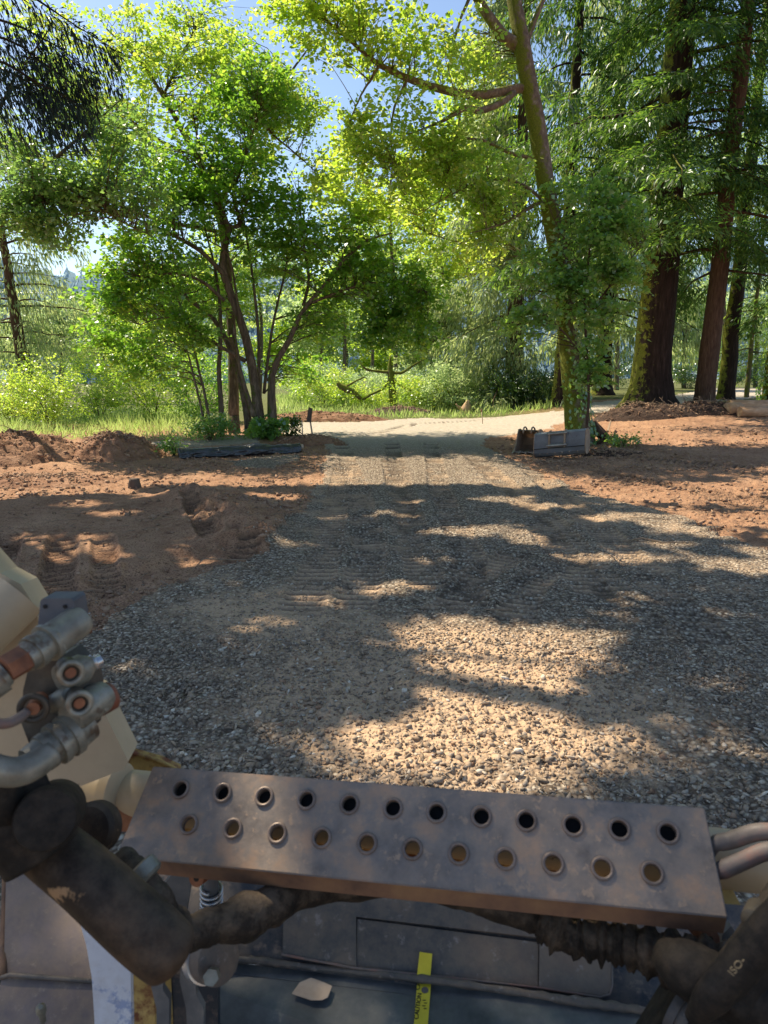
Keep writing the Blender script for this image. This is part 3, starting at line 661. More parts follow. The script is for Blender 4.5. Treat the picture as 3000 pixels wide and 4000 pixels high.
# taller yellow green tree behind it
d = 20; gb = W(470, 890, d); 
broad('broadleaf_tree', 'tall slender broadleaf tree behind the multi stemmed tree, its sunlit top filling the upper left', [
    [(505, 905, d, .16), (500, 700, d, .13), (470, 450, d, .10), (380, 260, d, .07), (300, 130, d, .04), (230, 60, d, .02)],
    [(470, 450, d, .07), (560, 260, d, .05), (640, 140, d, .03), (700, 60, d, .012)],
    [(470, 500, d, .06), (330, 470, d-1, .05), (230, 430, d-2, .035), (120, 380, d-2, .015)],
    [(430, 340, d, .05), (340, 300, d-.5, .035), (260, 240, d-1, .02), (180, 180, d-1, .01)], [(350, 210, d, .04), (400, 110, d, .03), (440, 30, d, .012)], [(560, 260, d, .04), (600, 300, d+.5, .03), (680, 370, d+.8, .012)],
    [(300, 130, d, .03), (200, 100, d+.5, .02), (110, 60, d+.8, .01)], [(490, 380, d, .04), (540, 330, d+.6, .03), (600, 250, d+.6, .012)]],
    [blob(330, 130, d, 150, 120, 2, 6), blob(500, 170, d, 130, 80, 2, 6), blob(620, 215, d, 90, 70, 1.6, 5), blob(430, 60, d+1, 190, 45, 2, 3),
     blob(210, 220, d-1, 120, 100, 2, 4), blob(560, 330, d+1, 130, 90, 2, 4), blob(110, 60, d+1, 110, 60, 2, 2), blob(250, 330, d, 110, 90, 2, 4), blob(700, 390, d+1, 60, 60, 1.5, 2)], 600, .38, 38, .118, LM_BRIGHT, BK_CLUMP)
d = 15
broad('broadleaf_tree', 'half shaded broadleaf tree at the left whose bluish green leaves hang before the sky', [
    [(-160, 1010, d, .14), (-140, 700, d, .11), (-60, 480, d, .08), (60, 380, d, .05), (160, 300, d, .025), (260, 210, d, .01)],
    [(-60, 480, d, .06), (80, 440, d, .04), (190, 440, d, .03), (265, 480, d, .02), (330, 510, d, .01)],
    [(-60, 420, d, .05), (10, 200, d, .03), (100, 60, d, .012)]],
    [blob(90, 400, d, 110, 60, 1.5, 6), blob(190, 420, d, 90, 60, 1.3, 5), blob(60, 320, d, 100, 60, 1.5, 4), blob(260, 330, d, 90, 90, 1.4, 4), blob(220, 240, d, 100, 80, 1.4, 4),
     blob(100, 180, d+1, 80, 70, 1.4, 2), blob(20, 440, d, 60, 50, 1, 3), blob(90, 480, d, 90, 40, 1.2, 4), blob(300, 440, d, 80, 60, 1.2, 3)], 430, .34, 36, .10, LM_BLUE, BK_CLUMP)
# leaning mossy alder
da = gdepth(1255, 958); ab = G(1258, 955)
def roots(t, nd):
    g = Geo()
    for a, L, r in [(-1.2, .7, .10), (-.3, .9, .11), (.5, .8, .10), (1.7, .6, .09), (2.6, .6, .09), (3.7, .7, .09)]:
        q = np.array(ab)+np.array([math.cos(a)*.18, -abs(math.sin(a))*.1 if a < 1 else .1, .42]); e = np.array(ab)+np.array([math.cos(a)*L, math.sin(-a)*L*.8, -.06])
        g.tube([q, q*.6+e*.4+np.array([0, 0, -.02]), q*.25+e*.75+np.array([0, 0, -.03]), e], [r*1.4, r*1.1, r*.8, r*.45], 8, .12)
    g.tube([W(1288, 975, da-.3), W(1292, 958, da-.3), W(1304, 948, da-.35), W(1312, 938, da-.4)], [.05, .045, .04, .03], 7, .1)
    g.build('root', BK_RED, t, True)
ta, NA = broad('alder_tree', 'leaning alder with mossy forked trunk standing right behind the two loader buckets', [
    [(1256, 975, da, .42), (1250, 930, da, .36), (1243, 860, da, .31), (1236, 800, da, .29), (1225, 700, da, .27), (1215, 600, da, .26), (1196, 480, da, .25), (1178, 380, da, .24), (1158, 260, da, .235), (1140, 170, da, .23), (1126, 90, da, .22), (1108, 0, da, .20), (1085, -140, da, .17), (1060, -330, da, .12), (1020, -560, da, .06)],
    [(1122, 100, da, .17), (1085, 75, da-.1, .15), (1050, 30, da-.2, .13), (1015, -30, da-.3, .11), (950, -130, da-.5, .08), (850, -260, da-.8, .05), (740, -330, da-1, .02)],
    [(1152, 195, da, .13), (1110, 192, da-.1, .12), (1040, 205, da-.3, .11), (960, 195, da-.4, .10), (880, 170, da-.6, .085), (820, 140, da-.8, .065), (760, 90, da-1, .045), (690, 30, da-1.2, .025), (620, -40, da-1.4, .01)],
    [(1110, 200, da-.1, .09), (1078, 225, da-.4, .09), (1035, 240, da-.6, .085), (1000, 235, da-.8, .075), (950, 265, da-1, .04), (880, 290, da-1.2, .015)],
    [(1148, 150, da, .07), (1100, 95, da+.3, .065), (1062, 70, da+.4, .055)],
    [(1185, 430, da, .07), (1140, 450, da-.3, .05), (1090, 480, da-.5, .03), (1020, 500, da-.8, .012)],
    [(1130, 110, da, .09), (1165, 20, da+.2, .07), (1230, -120, da+.3, .05), (1300, -260, da+.3, .02)],
    [(1172, 345, da, .06), (1110, 330, da-.2, .045), (1040, 300, da-.3, .035), (960, 300, da-.5, .025), (880, 330, da-.8, .012)],
    [(1190, 450, da, .05), (1130, 400, da-.2, .04), (1060, 390, da-.3, .03), (980, 420, da-.3, .02), (900, 470, da-.3, .01)],
    [(880, 170, da-.6, .04), (850, 240, da-.7, .03), (850, 330, da-.9, .018), (880, 420, da-1, .008)],
    [(1000, 215, da-.4, .04), (985, 300, da-.5, .025), (960, 400, da-.5, .015), (930, 500, da-.2, .008)],
    [(1215, 600, da+.2, .05), (1150, 560, da+.5, .04), (1080, 520, da+.8, .03), (1000, 520, da+1, .015), (920, 500, da+1, .01)],
    [(820, 140, da-.8, .04), (780, 200, da-.9, .025), (740, 290, da-1, .012)],
    [(1020, -20, da-.3, .05), (990, 60, da-.5, .03), (975, 110, da-.6, .015)]],
    [blob(900, 110, da-.8, 170, 90, 1.8, 6), blob(760, 60, da-1.2, 150, 70, 1.6, 5), blob(960, 330, da-.6, 130, 110, 1.5, 8), blob(1060, 420, da-.3, 110, 110, 1.5, 7),
     blob(850, 330, da-1, 110, 110, 1.4, 4), blob(900, 460, da+1, 130, 90, 1.6, 5), blob(1010, 540, da+.8, 90, 60, 1.4, 3), blob(1030, 130, da+1.2, 90, 90, 1.4, 3),
     blob(680, 10, da-1.4, 130, 40, 1.3, 4), blob(770, 330, da-.9, 80, 110, 1.3, 4), blob(760, 450, da+.6, 90, 70, 1.2, 3)], 720, .34, 29, .115, LM_BRIGHT, BK_ALDER, base=ab, k=14, twig=.01, extra=roots)
# ivy and pruned face on the alder trunk
g = Geo(); n = 700; k = rng.integers(2, 9, n); f = rng.random(n); i0 = (k*22/15).astype(int); S = NA[:22]
u = rng.random(n)*9; ii = u.astype(int); fr = u-ii; C = S[ii]*(1-fr[:, None])+S[ii+1]*fr[:, None]; an2 = rng.normal(size=n)*1.1+.2
O = np.stack([np.cos(an2)*.9, -np.abs(np.sin(an2))-.1, np.zeros(n)], -1); P = C[:, :3]+O*(C[:, 3:4]+.03+.10*rng.random((n, 1)))
g.leaves(P, np.array([.2, 0, -1.])+rnd(n, .4), O+rnd(n, .3), .08+.04*rng.random(n), .075); g.build('ivy', LM_GLOSS, ta)
# sapling in front of the trunk with big glossy leaves
d = da-1.0; sb = G(1262, 968)
broad('young_tree', 'leafy sapling with larger glossy leaves growing against the leaning alder trunk', [
    [(1262, 972, d, .035), (1270, 880, d, .03), (1268, 780, d, .028), (1265, 660, d, .025), (1275, 540, d, .018), (1290, 400, d, .01)],
    [(1268, 780, d, .02), (1200, 700, d-.1, .015), (1120, 640, d-.1, .008)], [(1265, 690, d, .02), (1330, 600, d, .014), (1390, 520, d, .007)],
    [(1270, 600, d, .015), (1210, 500, d, .01), (1180, 430, d, .006)], [(1268, 820, d, .014), (1300, 760, d, .01), (1310, 720, d, .006)]],
    [blob(1290, 500, d, 110, 100, .9, 9), blob(1230, 610, d, 130, 80, .8, 8), blob(1330, 580, d, 90, 70, .8, 6), blob(1160, 690, d, 90, 60, .7, 4), blob(1290, 690, d, 80, 60, .7, 4),
     blob(1265, 400, d+.3, 90, 50, .8, 4), blob(1285, 790, d, 35, 60, .4, 3), blob(1160, 560, d+.5, 70, 60, .7, 2), blob(1350, 480, d, 60, 50, .6, 3)], 330, .25, 34, .115, LM_GLOSS, BK_RED, shell=.7, droop=.3, base=sb)

# conifers --------------------------------------------------------------
def cbase(px, d): c = W(px, 860, d); return (c.x, c.y, float(hm(c.x, c.y)))
bs_ = cbase(1403, 22.5); 
big = conifer('spruce_tree', 'massive dark spruce trunk with moss on its left edge and flared roots', None, bs_, 27, .60, 100, (BK_SPRUCE, LM_SPRUCE),
              lean=(.012, 0), flare=1.85, z0=5.2, L0=5.0, L1=1.5, dens=210, nl=.22, nw=.05, hang=.35, droop=.42, k=20, flr_h=.9, front=.4, keep=lambda q, a, L: q[2] < 17)
conifer('spruce_tree', 'slimmer straight conifer trunk with reddish bark right of the massive spruce', None, cbase(1521, 22.0), 25, .31, 64, (BK_RED, LM_SPRUCE),
        lean=(.02, 0), flare=1.25, z0=4.0, L0=3.6, L1=1.5, dens=190, nl=.2, nw=.045, hang=.35, droop=.4, k=16, front=.35, keep=lambda q, a, L: q[2] < 16)
conifer('spruce_tree', 'shadowed conifer trunk seen just behind the slimmer reddish trunk', None, cbase(1567, 29), 24, .33, 36, (BK_SPRUCE, LM_SPRUCE), lean=(.01, 0), flare=1.2, z0=5, L0=3.6, L1=1.5, dens=110, nl=.24, nw=.06, hang=.5, keep=lambda q, a, L: q[2] < 18)
conifer('spruce_tree', 'ivy covered trunk at the right edge of the photo', None, cbase(1668, 26), 24, .36, 34, (BK_SPRUCE, LM_SPRUCE), flare=1.1, z0=4, L0=3.4, L1=1.5, dens=140, nl=.22, nw=.05, hang=.4, keep=lambda q, a, L: q[2] < 16)
iv = [o for o in COL.objects if o.get('label', '').startswith('ivy covered')][0]
g = Geo(); n = 2600; a = rng.random(n)*6.28; z = rng.random(n)*9; O = np.stack([np.cos(a), np.sin(a), 0*a], -1)
g.leaves(np.array(iv.location)+O*(.4+.18*rng.random((n, 1)))+np.stack([0*z, 0*z, z], -1), np.array([0, 0, -1.])+rnd(n, .4), O+rnd(n, .3), .12, .11); g.build('ivy', LM_GLOSS, iv)
conifer('hemlock_tree', 'thin mossy tree with bare crooked branches between the right hand trunks', None, cbase(1612, 31), 13, .11, 40, (BK_MOSSY, LM_NEEDLE), z0=1.6, L0=2.0, L1=.8, dens=14, nl=.2, nw=.05, hang=.2, droop=.35, flare=1)
conifer('spruce_tree', 'large spruce with pale drooping curtains of foliage left of the leaning alder', None, cbase(1108, 31), 21, .42, 92, (BK_RED, LM_NEEDLE), flare=1.3, z0=1.0, L0=3.8, L1=1.6, dens=150, nl=.26, nw=.06, hang=1.1, droop=.5, side=-2.2, pitch=.1)
conifer('spruce_tree', 'background spruce with drooping twigs seen between the alder and the massive trunk', None, cbase(1300, 34), 24, .4, 80, (BK_SPRUCE, LM_NEEDLE), z0=3.0, L0=4.0, L1=2.0, dens=95, nl=.32, nw=.08, hang=1.3, droop=.55)
conifer('spruce_tree', 'dark spruce behind the alder crown at the top of the photo', None, cbase(1210, 27), 24, .3, 52, (BK_SPRUCE, LM_SPRUCE), z0=7, L0=4.0, L1=2.4, dens=110, nl=.26, nw=.06, hang=.9, droop=.5, keep=lambda q, a, L: q[2] < 19)
conifer('spruce_tree', 'spruce with a bare lower trunk and drooping boughs at the left edge of the photo', None, cbase(66, 29), 12.5, .30, 54, (BK_RED, LM_NEEDLE), lean=(-.06, 0), flare=1.1, z0=2.6, L0=3.4, L1=1.6, dens=105, nl=.25, nw=.05, hang=1.1, droop=.35, pitch=.25)
conifer('young_spruce', 'small young spruce with upright pointed shoots at the foot of the left edge spruce', None, cbase(72, 27), 2.9, .06, 34, (BK_RED, LM_NEEDLE), z0=.2, L0=1.0, L1=.2, dens=150, nl=.16, nw=.03, hang=.1, droop=.1, pitch=.3, flare=1)
conifer('young_spruce', 'small pale conifer between the left edge spruce and the tall pale shrub', None, cbase(232, 40), 5.2, .09, 44, (BK_RED, LM_NEEDLE), z0=.3, L0=1.8, L1=.3, dens=90, nl=.22, nw=.05, hang=.2, droop=.2, flare=1)
# dark boughs hanging into the top left corner from a trunk outside the frame
def kp(q, a, L): return True
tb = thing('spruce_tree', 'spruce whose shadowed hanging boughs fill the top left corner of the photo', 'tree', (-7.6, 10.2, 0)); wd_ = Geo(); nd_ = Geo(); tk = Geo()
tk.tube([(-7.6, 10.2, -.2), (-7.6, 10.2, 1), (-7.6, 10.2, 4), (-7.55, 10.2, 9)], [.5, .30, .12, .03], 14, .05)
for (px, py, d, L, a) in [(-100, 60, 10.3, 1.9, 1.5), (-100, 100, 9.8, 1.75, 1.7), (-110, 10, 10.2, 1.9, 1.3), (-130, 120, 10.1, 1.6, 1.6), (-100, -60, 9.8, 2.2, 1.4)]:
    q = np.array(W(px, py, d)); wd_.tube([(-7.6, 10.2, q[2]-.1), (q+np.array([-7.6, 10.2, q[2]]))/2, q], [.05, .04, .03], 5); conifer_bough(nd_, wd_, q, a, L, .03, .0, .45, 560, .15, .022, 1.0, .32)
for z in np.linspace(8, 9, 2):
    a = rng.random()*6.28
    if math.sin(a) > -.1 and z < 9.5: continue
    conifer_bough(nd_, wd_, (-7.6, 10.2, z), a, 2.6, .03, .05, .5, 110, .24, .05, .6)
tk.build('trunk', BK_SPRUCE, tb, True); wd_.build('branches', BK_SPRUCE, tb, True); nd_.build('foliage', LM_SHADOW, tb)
# bright broadleaf backdrop trees in the second rank
BD = 'trees standing across the clearing'
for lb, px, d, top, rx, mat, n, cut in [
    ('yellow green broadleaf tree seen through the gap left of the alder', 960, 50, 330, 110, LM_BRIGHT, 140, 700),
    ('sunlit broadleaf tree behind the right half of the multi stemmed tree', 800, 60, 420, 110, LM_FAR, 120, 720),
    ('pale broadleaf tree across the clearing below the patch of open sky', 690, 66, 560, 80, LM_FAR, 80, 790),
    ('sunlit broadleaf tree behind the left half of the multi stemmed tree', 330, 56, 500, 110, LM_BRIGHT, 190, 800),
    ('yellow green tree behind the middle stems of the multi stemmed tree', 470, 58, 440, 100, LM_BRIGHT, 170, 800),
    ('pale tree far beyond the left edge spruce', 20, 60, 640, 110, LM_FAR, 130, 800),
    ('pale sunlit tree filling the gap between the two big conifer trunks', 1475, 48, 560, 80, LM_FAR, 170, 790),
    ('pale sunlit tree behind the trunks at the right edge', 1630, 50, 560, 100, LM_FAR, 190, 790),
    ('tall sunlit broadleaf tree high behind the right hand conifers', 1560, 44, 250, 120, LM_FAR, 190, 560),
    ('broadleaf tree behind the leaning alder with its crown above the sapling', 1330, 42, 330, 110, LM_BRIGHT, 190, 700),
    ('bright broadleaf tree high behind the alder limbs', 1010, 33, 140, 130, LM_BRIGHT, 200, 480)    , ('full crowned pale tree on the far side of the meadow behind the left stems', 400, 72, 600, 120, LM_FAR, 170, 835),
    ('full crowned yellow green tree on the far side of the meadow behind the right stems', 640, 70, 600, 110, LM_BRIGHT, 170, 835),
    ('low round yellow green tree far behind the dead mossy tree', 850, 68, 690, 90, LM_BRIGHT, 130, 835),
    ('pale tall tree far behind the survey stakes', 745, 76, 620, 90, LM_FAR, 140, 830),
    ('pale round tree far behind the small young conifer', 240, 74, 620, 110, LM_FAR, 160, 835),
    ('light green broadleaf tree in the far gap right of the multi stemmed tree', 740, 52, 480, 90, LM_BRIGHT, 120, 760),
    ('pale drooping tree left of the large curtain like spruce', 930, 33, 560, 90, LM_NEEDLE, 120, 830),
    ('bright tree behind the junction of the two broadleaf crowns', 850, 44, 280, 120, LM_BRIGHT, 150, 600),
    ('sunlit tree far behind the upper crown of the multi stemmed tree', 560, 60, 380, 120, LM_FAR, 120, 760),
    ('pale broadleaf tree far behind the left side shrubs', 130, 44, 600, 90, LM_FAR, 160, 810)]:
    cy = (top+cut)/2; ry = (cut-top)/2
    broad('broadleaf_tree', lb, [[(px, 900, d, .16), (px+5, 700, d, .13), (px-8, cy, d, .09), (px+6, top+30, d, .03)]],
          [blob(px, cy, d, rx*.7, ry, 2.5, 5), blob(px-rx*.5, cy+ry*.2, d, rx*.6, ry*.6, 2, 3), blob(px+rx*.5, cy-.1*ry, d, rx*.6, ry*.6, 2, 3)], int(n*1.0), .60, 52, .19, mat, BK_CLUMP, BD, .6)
# dead mossy tree with crooked limbs in the clearing
d = 31; t = thing('dead_tree', 'small dead mossy tree with crooked bare limbs in the sunlit clearing', 'tree', W(850, 888, d)); g = Geo(); h = Geo()
S = stem_px([(850, 890, d, .13), (848, 850, d, .17), (845, 815, d, .15), (842, 795, d, .10), (843, 770, d, .04)], 12); g.tube(S[:, :3], S[:, 3], 9, .12)
for r in [[(845, 805, d, .08), (815, 802, d, .06), (790, 798, d-.3, .05), (775, 785, d-.5, .02)], [(847, 806, d, .07), (868, 806, d, .06), (882, 795, d+.2, .06), (905, 780, d+.3, .04), (925, 772, d+.4, .015)],
          [(848, 818, d, .06), (865, 832, d, .05), (885, 842, d-.2, .04), (893, 846, d-.2, .02)], [(845, 815, d, .06), (828, 838, d, .055), (806, 848, d-.2, .05), (780, 862, d-.3, .05)],
          [(780, 862, d-.3, .10), (760, 848, d-.3, .13), (742, 840, d-.3, .14), (728, 828, d-.3, .1)], [(740, 838, d-.3, .05), (765, 825, d-.3, .04), (785, 815, d-.3, .03), (795, 818, d-.3, .01)]]:
    S = stem_px(r, 10, .02); h.tube(S[:, :3], S[:, 3], 6, .2)
g.build('trunk', BK_MOSSY, t, True); h.build('branches', BK_MOSSY, t, True)
# ------------------------------------------------------------------ unseen leaves and branches added above the frame to shape the dapple
def zone_lit(px, py):
    el = [(980, 1000, 230, 20), (1180, 1030, 170, 22), (880, 1082, 45, 7), (1095, 1082, 70, 8), (760, 1020, 60, 8), (1010, 1152, 120, 15), (1150, 1172, 60, 13),
          (835, 1272, 95, 20), (420, 1368, 220, 38), (1090, 1480, 250, 135), (1120, 1640, 300, 110), (780, 1620, 190, 60), (560, 1350, 120, 26), (300, 1455, 70, 26), (1240, 1400, 120, 50),
          (1000, 1370, 160, 40), (130, 1195, 120, 30), (100, 1275, 110, 22), (345, 1085, 60, 13), (180, 1105, 70, 9), (480, 1128, 70, 18), (250, 1128, 80, 8), (600, 1075, 70, 6), (60, 1012, 70, 5),
          (60, 960, 90, 24), (250, 955, 70, 13), (1560, 1480, 90, 30), (1600, 1640, 100, 60), (1420, 1570, 60, 70), (1500, 1060, 240, 26), (1600, 1120, 160, 18), (1350, 1120, 130, 10), (1400, 1020, 260, 12), (1640, 960, 40, 6),
          (1330, 950, 30, 5), (1450, 925, 120, 5), (640, 2160, 120, 60), (1130, 2150, 160, 40), (170, 2180, 60, 50), (1330, 1330, 60, 12), (700, 1530, 60, 14), (720, 1120, 50, 7), (930, 1212, 70, 9), (600, 1182, 80, 10), (1300, 1205, 100, 12), (850, 1112, 60, 7), (1450, 1180, 80, 9), (640, 1300, 120, 20), (1060, 1045, 70, 6), (1200, 1095, 80, 7), (760, 1400, 60, 16), (1380, 1290, 90, 14)]
    v = np.zeros(px.shape); el = [(a, b, c*1.12, d*1.15) for a, b, c, d in el]
    for cx, cy, rx, ry in el:
        q = ((px-cx)/rx)**2+((py-cy)/ry)**2; v = np.maximum(v, 1.35-q)
    far = (py < 938) & (px > 560) & (px < 1235) | (py < 900)
    v = np.where(far, 2, v)
    return v
n = 200000; x = -9+18.5*rng.random(n); y = -2+19.5*rng.random(n); z = hm(x, y)
px, py, d = proj(np.stack([x, y, z], -1)); nz = fbm(x*1.6, y*1.6, 4, 91)+.55*fbm(x*4.5, y*4.5, 3, 93)
near = y < 1.4
lit = np.where(near, .3, zone_lit(px, py)) + nz*1.5
inz = ((py > 938) & ((y < 10.6) | ((x > 4.9) & (y < 15))) & ~((x < -3.6) & (y > 9.6))) | near
right = (px > 1180+ (py-1000)*1.35) & (py < 1260) & ~near
litv = np.where(right, np.maximum(lit, .68+nz*3.8), lit)
k = inz & (litv < .36) & ~(near & (rng.random(n) < .6))
x, y, z = x[k], y[k], z[k]
# cluster into clumps
key = (np.floor(x/.55).astype(int)*73856093) ^ (np.floor(y/.55).astype(int)*19349663)
hgt = 8.5+((key % 9973)/9973.)*6.5 + rng.normal(size=len(x))*.35
hgt = np.where((x > 3.6) & (y > 10.6), hgt*.75+2, hgt)
for it in range(8):
    P = np.stack([x, y, z], -1)+np.array(SUN)[None]*(hgt/SUN.z)[:, None]
    px, py, d = proj(P); vis = (py > -60) & (px > -160) & (px < 1820) & (P[:, 1] > 0); hgt = np.where(vis, hgt+1.6, hgt)
ok = ~vis; P = P[ok]
m = min(len(P), 60000); P = P[rng.permutation(len(P))[:m]]
left = P[:, 0] < -3.2
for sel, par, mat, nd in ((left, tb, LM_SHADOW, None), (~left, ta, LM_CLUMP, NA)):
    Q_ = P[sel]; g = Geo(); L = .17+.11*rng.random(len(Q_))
    g.leaves(Q_, rnd(len(Q_)), np.array(SUN)+rnd(len(Q_), .5), L, L*.8); g.build('added_shade_foliage', mat, par)
    wd2 = Geo(); src = np.array([(-7.58, 10.2, 11.), (-7.6, 10.2, 9.)]) if nd is None else NA[14:40, :3]
    src = src if nd is None else src[src[:, 2] > 7]
    for q in Q_[rng.permutation(len(Q_))[:80]]:
        s_ = src[np.argmin(np.linalg.norm(src-q, axis=1))]; mid = (s_+q)/2+np.array([0, 0, .4])
        a_, b_, c_ = proj(s_[None]+(q-s_)[None]*np.linspace(0, 1, 12)[:, None]+np.array([0, 0, .4])); a2, b2, c2 = proj(s_[None]+(q-s_)[None]*np.linspace(0, 1, 12)[:, None])
        if ((b_ > -80) & (c_ > .1) & (a_ > -150) & (a_ < 1800)).any() or ((b2 > -80) & (c2 > .1) & (a2 > -150) & (a2 < 1800)).any(): continue
        wd2.tube([s_, mid, q], [.05, .03, .006], 4)
    if wd2.n: wd2.build('added_shade_branches', BK_CLUMP, par)
print('shade leaves', m)

# ------------------------------------------------------------------ bm helpers
def bmobj(name, bm, mat, parent=None, smooth=False, bevel=0, seg=2):
    if bevel: bmesh.ops.bevel(bm, geom=[e for e in bm.edges if len(e.link_faces) == 2 and e.calc_face_angle(0) > .5], offset=bevel, segments=seg, affect='EDGES', profile=.6)
    bmesh.ops.recalc_face_normals(bm, faces=bm.faces); me = bpy.data.meshes.new(name); bm.to_mesh(me); bm.free()
    if smooth:
        me.polygons.foreach_set('use_smooth', np.ones(len(me.polygons), bool))
    o = link(name, me, mat, parent)
    if smooth:
        try: me.set_sharp_from_angle(angle=R(38))
        except Exception: pass
    return o
def prism(bm, pts, off):
    """solid between the polygon pts and the same polygon moved by off"""
    a = [bm.verts.new(Vector(p)) for p in pts]; b = [bm.verts.new(Vector(p)+Vector(off)) for p in pts]; n = len(a)
    bm.faces.new(a); bm.faces.new(b[::-1])
    for i in range(n): bm.faces.new((a[i], b[i], b[(i+1) % n], a[(i+1) % n]))
def cyl(bm, p0, p1, r0, r1=None, k=24, cap=True):
    r1 = r0 if r1 is None else r1; p0, p1 = Vector(p0), Vector(p1); ax = (p1-p0).normalized(); u = ax.orthogonal().normalized(); v = ax.cross(u)
    A = [bm.verts.new(p0+(u*math.cos(t)+v*math.sin(t))*r0) for t in [2*math.pi*i/k for i in range(k)]]
    B = [bm.verts.new(p1+(u*math.cos(t)+v*math.sin(t))*r1) for t in [2*math.pi*i/k for i in range(k)]]
    for i in range(k): bm.faces.new((A[i], A[(i+1) % k], B[(i+1) % k], B[i]))
    if cap: bm.faces.new(A[::-1]); bm.faces.new(B)
def lathe(bm, p0, p1, prof, k=28):
    """prof: (t along p0-p1, radius)"""
    p0, p1 = Vector(p0), Vector(p1)
    for (t0, r0), (t1, r1) in zip(prof[:-1], prof[1:]):
        cyl(bm, p0.lerp(p1, t0), p0.lerp(p1, t1), max(r0, 1e-4), max(r1, 1e-4), k, False)
    bmesh.ops.remove_doubles(bm, verts=bm.verts, dist=1e-5)
    bmesh.ops.holes_fill(bm, edges=[e for e in bm.edges if e.is_boundary])
def ring(bm, c, nrm, R_, r, k=28, j=8):
    nrm = Vector(nrm).normalized(); u = nrm.orthogonal().normalized(); v = nrm.cross(u); g = []
    for i in range(k):
        a = 2*math.pi*i/k; o = u*math.cos(a)+v*math.sin(a); g.append([bm.verts.new(Vector(c)+o*(R_+r*math.cos(b))+nrm*r*math.sin(b)) for b in [2*math.pi*q/j for q in range(j)]])
    for i in range(k):
        for q in range(j): bm.faces.new((g[i][q], g[(i+1) % k][q], g[(i+1) % k][(q+1) % j], g[i][(q+1) % j]))
def text_mesh(s, size, org, xdir, ydir, mat, name, parent, depth=.0006):
    cu = bpy.data.curves.new(name, 'FONT'); cu.body = s; cu.size = size; cu.extrude = depth; cu.align_x = 'CENTER'; cu.align_y = 'CENTER'
    o = bpy.data.objects.new(name, cu); COL.objects.link(o); bpy.context.view_layer.update()
    me = bpy.data.meshes.new_from_object(o.evaluated_get(bpy.context.evaluated_depsgraph_get())); bpy.data.objects.remove(o)
    x = Vector(xdir).normalized(); y = Vector(ydir); y = (y-x*x.dot(y)).normalized(); zz = x.cross(y); M = Matrix((x, y, zz)).transposed().to_4x4(); M.translation = Vector(org)
    me.transform(M); me.name = name; return link(name, me, mat, parent)
# ------------------------------------------------------------------ metal and other materials
M_PLATE = rough_mat('tread_plate_steel', [(.30, (.11, .095, .085)), (.42, (.19, .162, .14)), (.52, (.26, .21, .17)), (.62, (.38, .25, .165)), (.76, (.46, .28, .17))], 16, .44, .2, ((60, .35, .002), (14, .3, .004)), None, .5, (60, .56, .66, (.40, .28, .19)), dust=.35)
M_RIM = rough_mat('worn_rim', [(.3, (.12, .09, .075)), (.7, (.26, .20, .165))], 30, .5, .3, ((80, .2, .001),))
M_RUSTEDGE = rough_mat('rusty_edge', [(.3, (.08, .05, .04)), (.5, (.20, .11, .065)), (.7, (.28, .16, .08))], 9, .8, 0, ((50, .4, .002),))
M_CREAM = rough_mat('cream_paint', [(.2, (.36, .275, .165)), (.55, (.47, .37, .235)), (.8, (.56, .46, .31))], 3, .5, 0, ((30, .15, .002),), None, .5, (9, .63, .66, (.13, .08, .05)), dust=.15)
M_YELLOW = rough_mat('dirty_yellow_paint', [(.25, (.20, .12, .03)), (.5, (.48, .32, .10)), (.75, (.58, .43, .18))], 9, .6, 0, ((40, .2, .002),), None, .4, (16, .5, .62, (.16, .05, .02)))
M_WHITE = rough_mat('chipped_white_paint', [(.2, (.48, .50, .56)), (.7, (.72, .74, .78))], 3, .5, 0, ((30, .2, .002),), None, .5, (16, .54, .60, (.30, .36, .52)), dust=.25)
M_DARK = rough_mat('blue_black_paint', [(.25, (.012, .016, .022)), (.55, (.028, .034, .044)), (.8, (.06, .06, .065))], 6, .5, .1, ((40, .25, .002),), None, .5, (30, .56, .68, (.18, .13, .10)), dust=.3)
M_DARK2 = rough_mat('worn_dark_plate', [(.3, (.04, .042, .046)), (.5, (.085, .078, .072)), (.7, (.18, .125, .09))], 5, .6, .1, ((40, .35, .003),), None, .5, (35, .58, .70, (.26, .22, .2)), dust=.35)
M_LEDGE = rough_mat('blue_steel_ledge', [(.3, (.05, .055, .06)), (.5, (.11, .115, .12)), (.7, (.2, .19, .175))], 9, .45, .2, ((40, .25, .002),), None, .5, (18, .62, .7, (.25, .22, .19)))
M_BROWN = rough_mat('brown_steel_floor', [(.3, (.12, .095, .095)), (.5, (.18, .14, .13)), (.7, (.26, .19, .16))], 8, .6, .2, ((50, .3, .002), (8, .2, .006)), None, .5, (50, .58, .74, (.36, .29, .23)), dust=.5)
M_ZINC = rough_mat('zinc_fitting', [(.25, (.12, .115, .09)), (.5, (.24, .235, .19)), (.75, (.36, .35, .29))], 34, .48, .4, ((60, .2, .001),), None, .5, (24, .56, .66, (.10, .07, .045)), dust=.3)
M_BODY = rough_mat('oily_block', [(.25, (.035, .03, .024)), (.55, (.08, .068, .052)), (.8, (.15, .13, .10))], 20, .5, .3, ((60, .3, .002),))
M_GREYBR = rough_mat('grey_bracket', [(.3, (.07, .075, .085)), (.7, (.12, .125, .135))], 12, .5, .2, ((60, .2, .001),))
M_ORUST = rough_mat('orange_rust', [(.3, (.12, .05, .03)), (.5, (.25, .10, .05)), (.7, (.38, .18, .09))], 22, .75, 0, ((90, .4, .001),))
M_RUBBER = rough_mat('dirty_rubber', [(.3, (.008, .0075, .007)), (.55, (.018, .015, .012)), (.8, (.05, .035, .024))], 24, .75, 0, ((40, .6, .004),), None, .25, dust=.12)
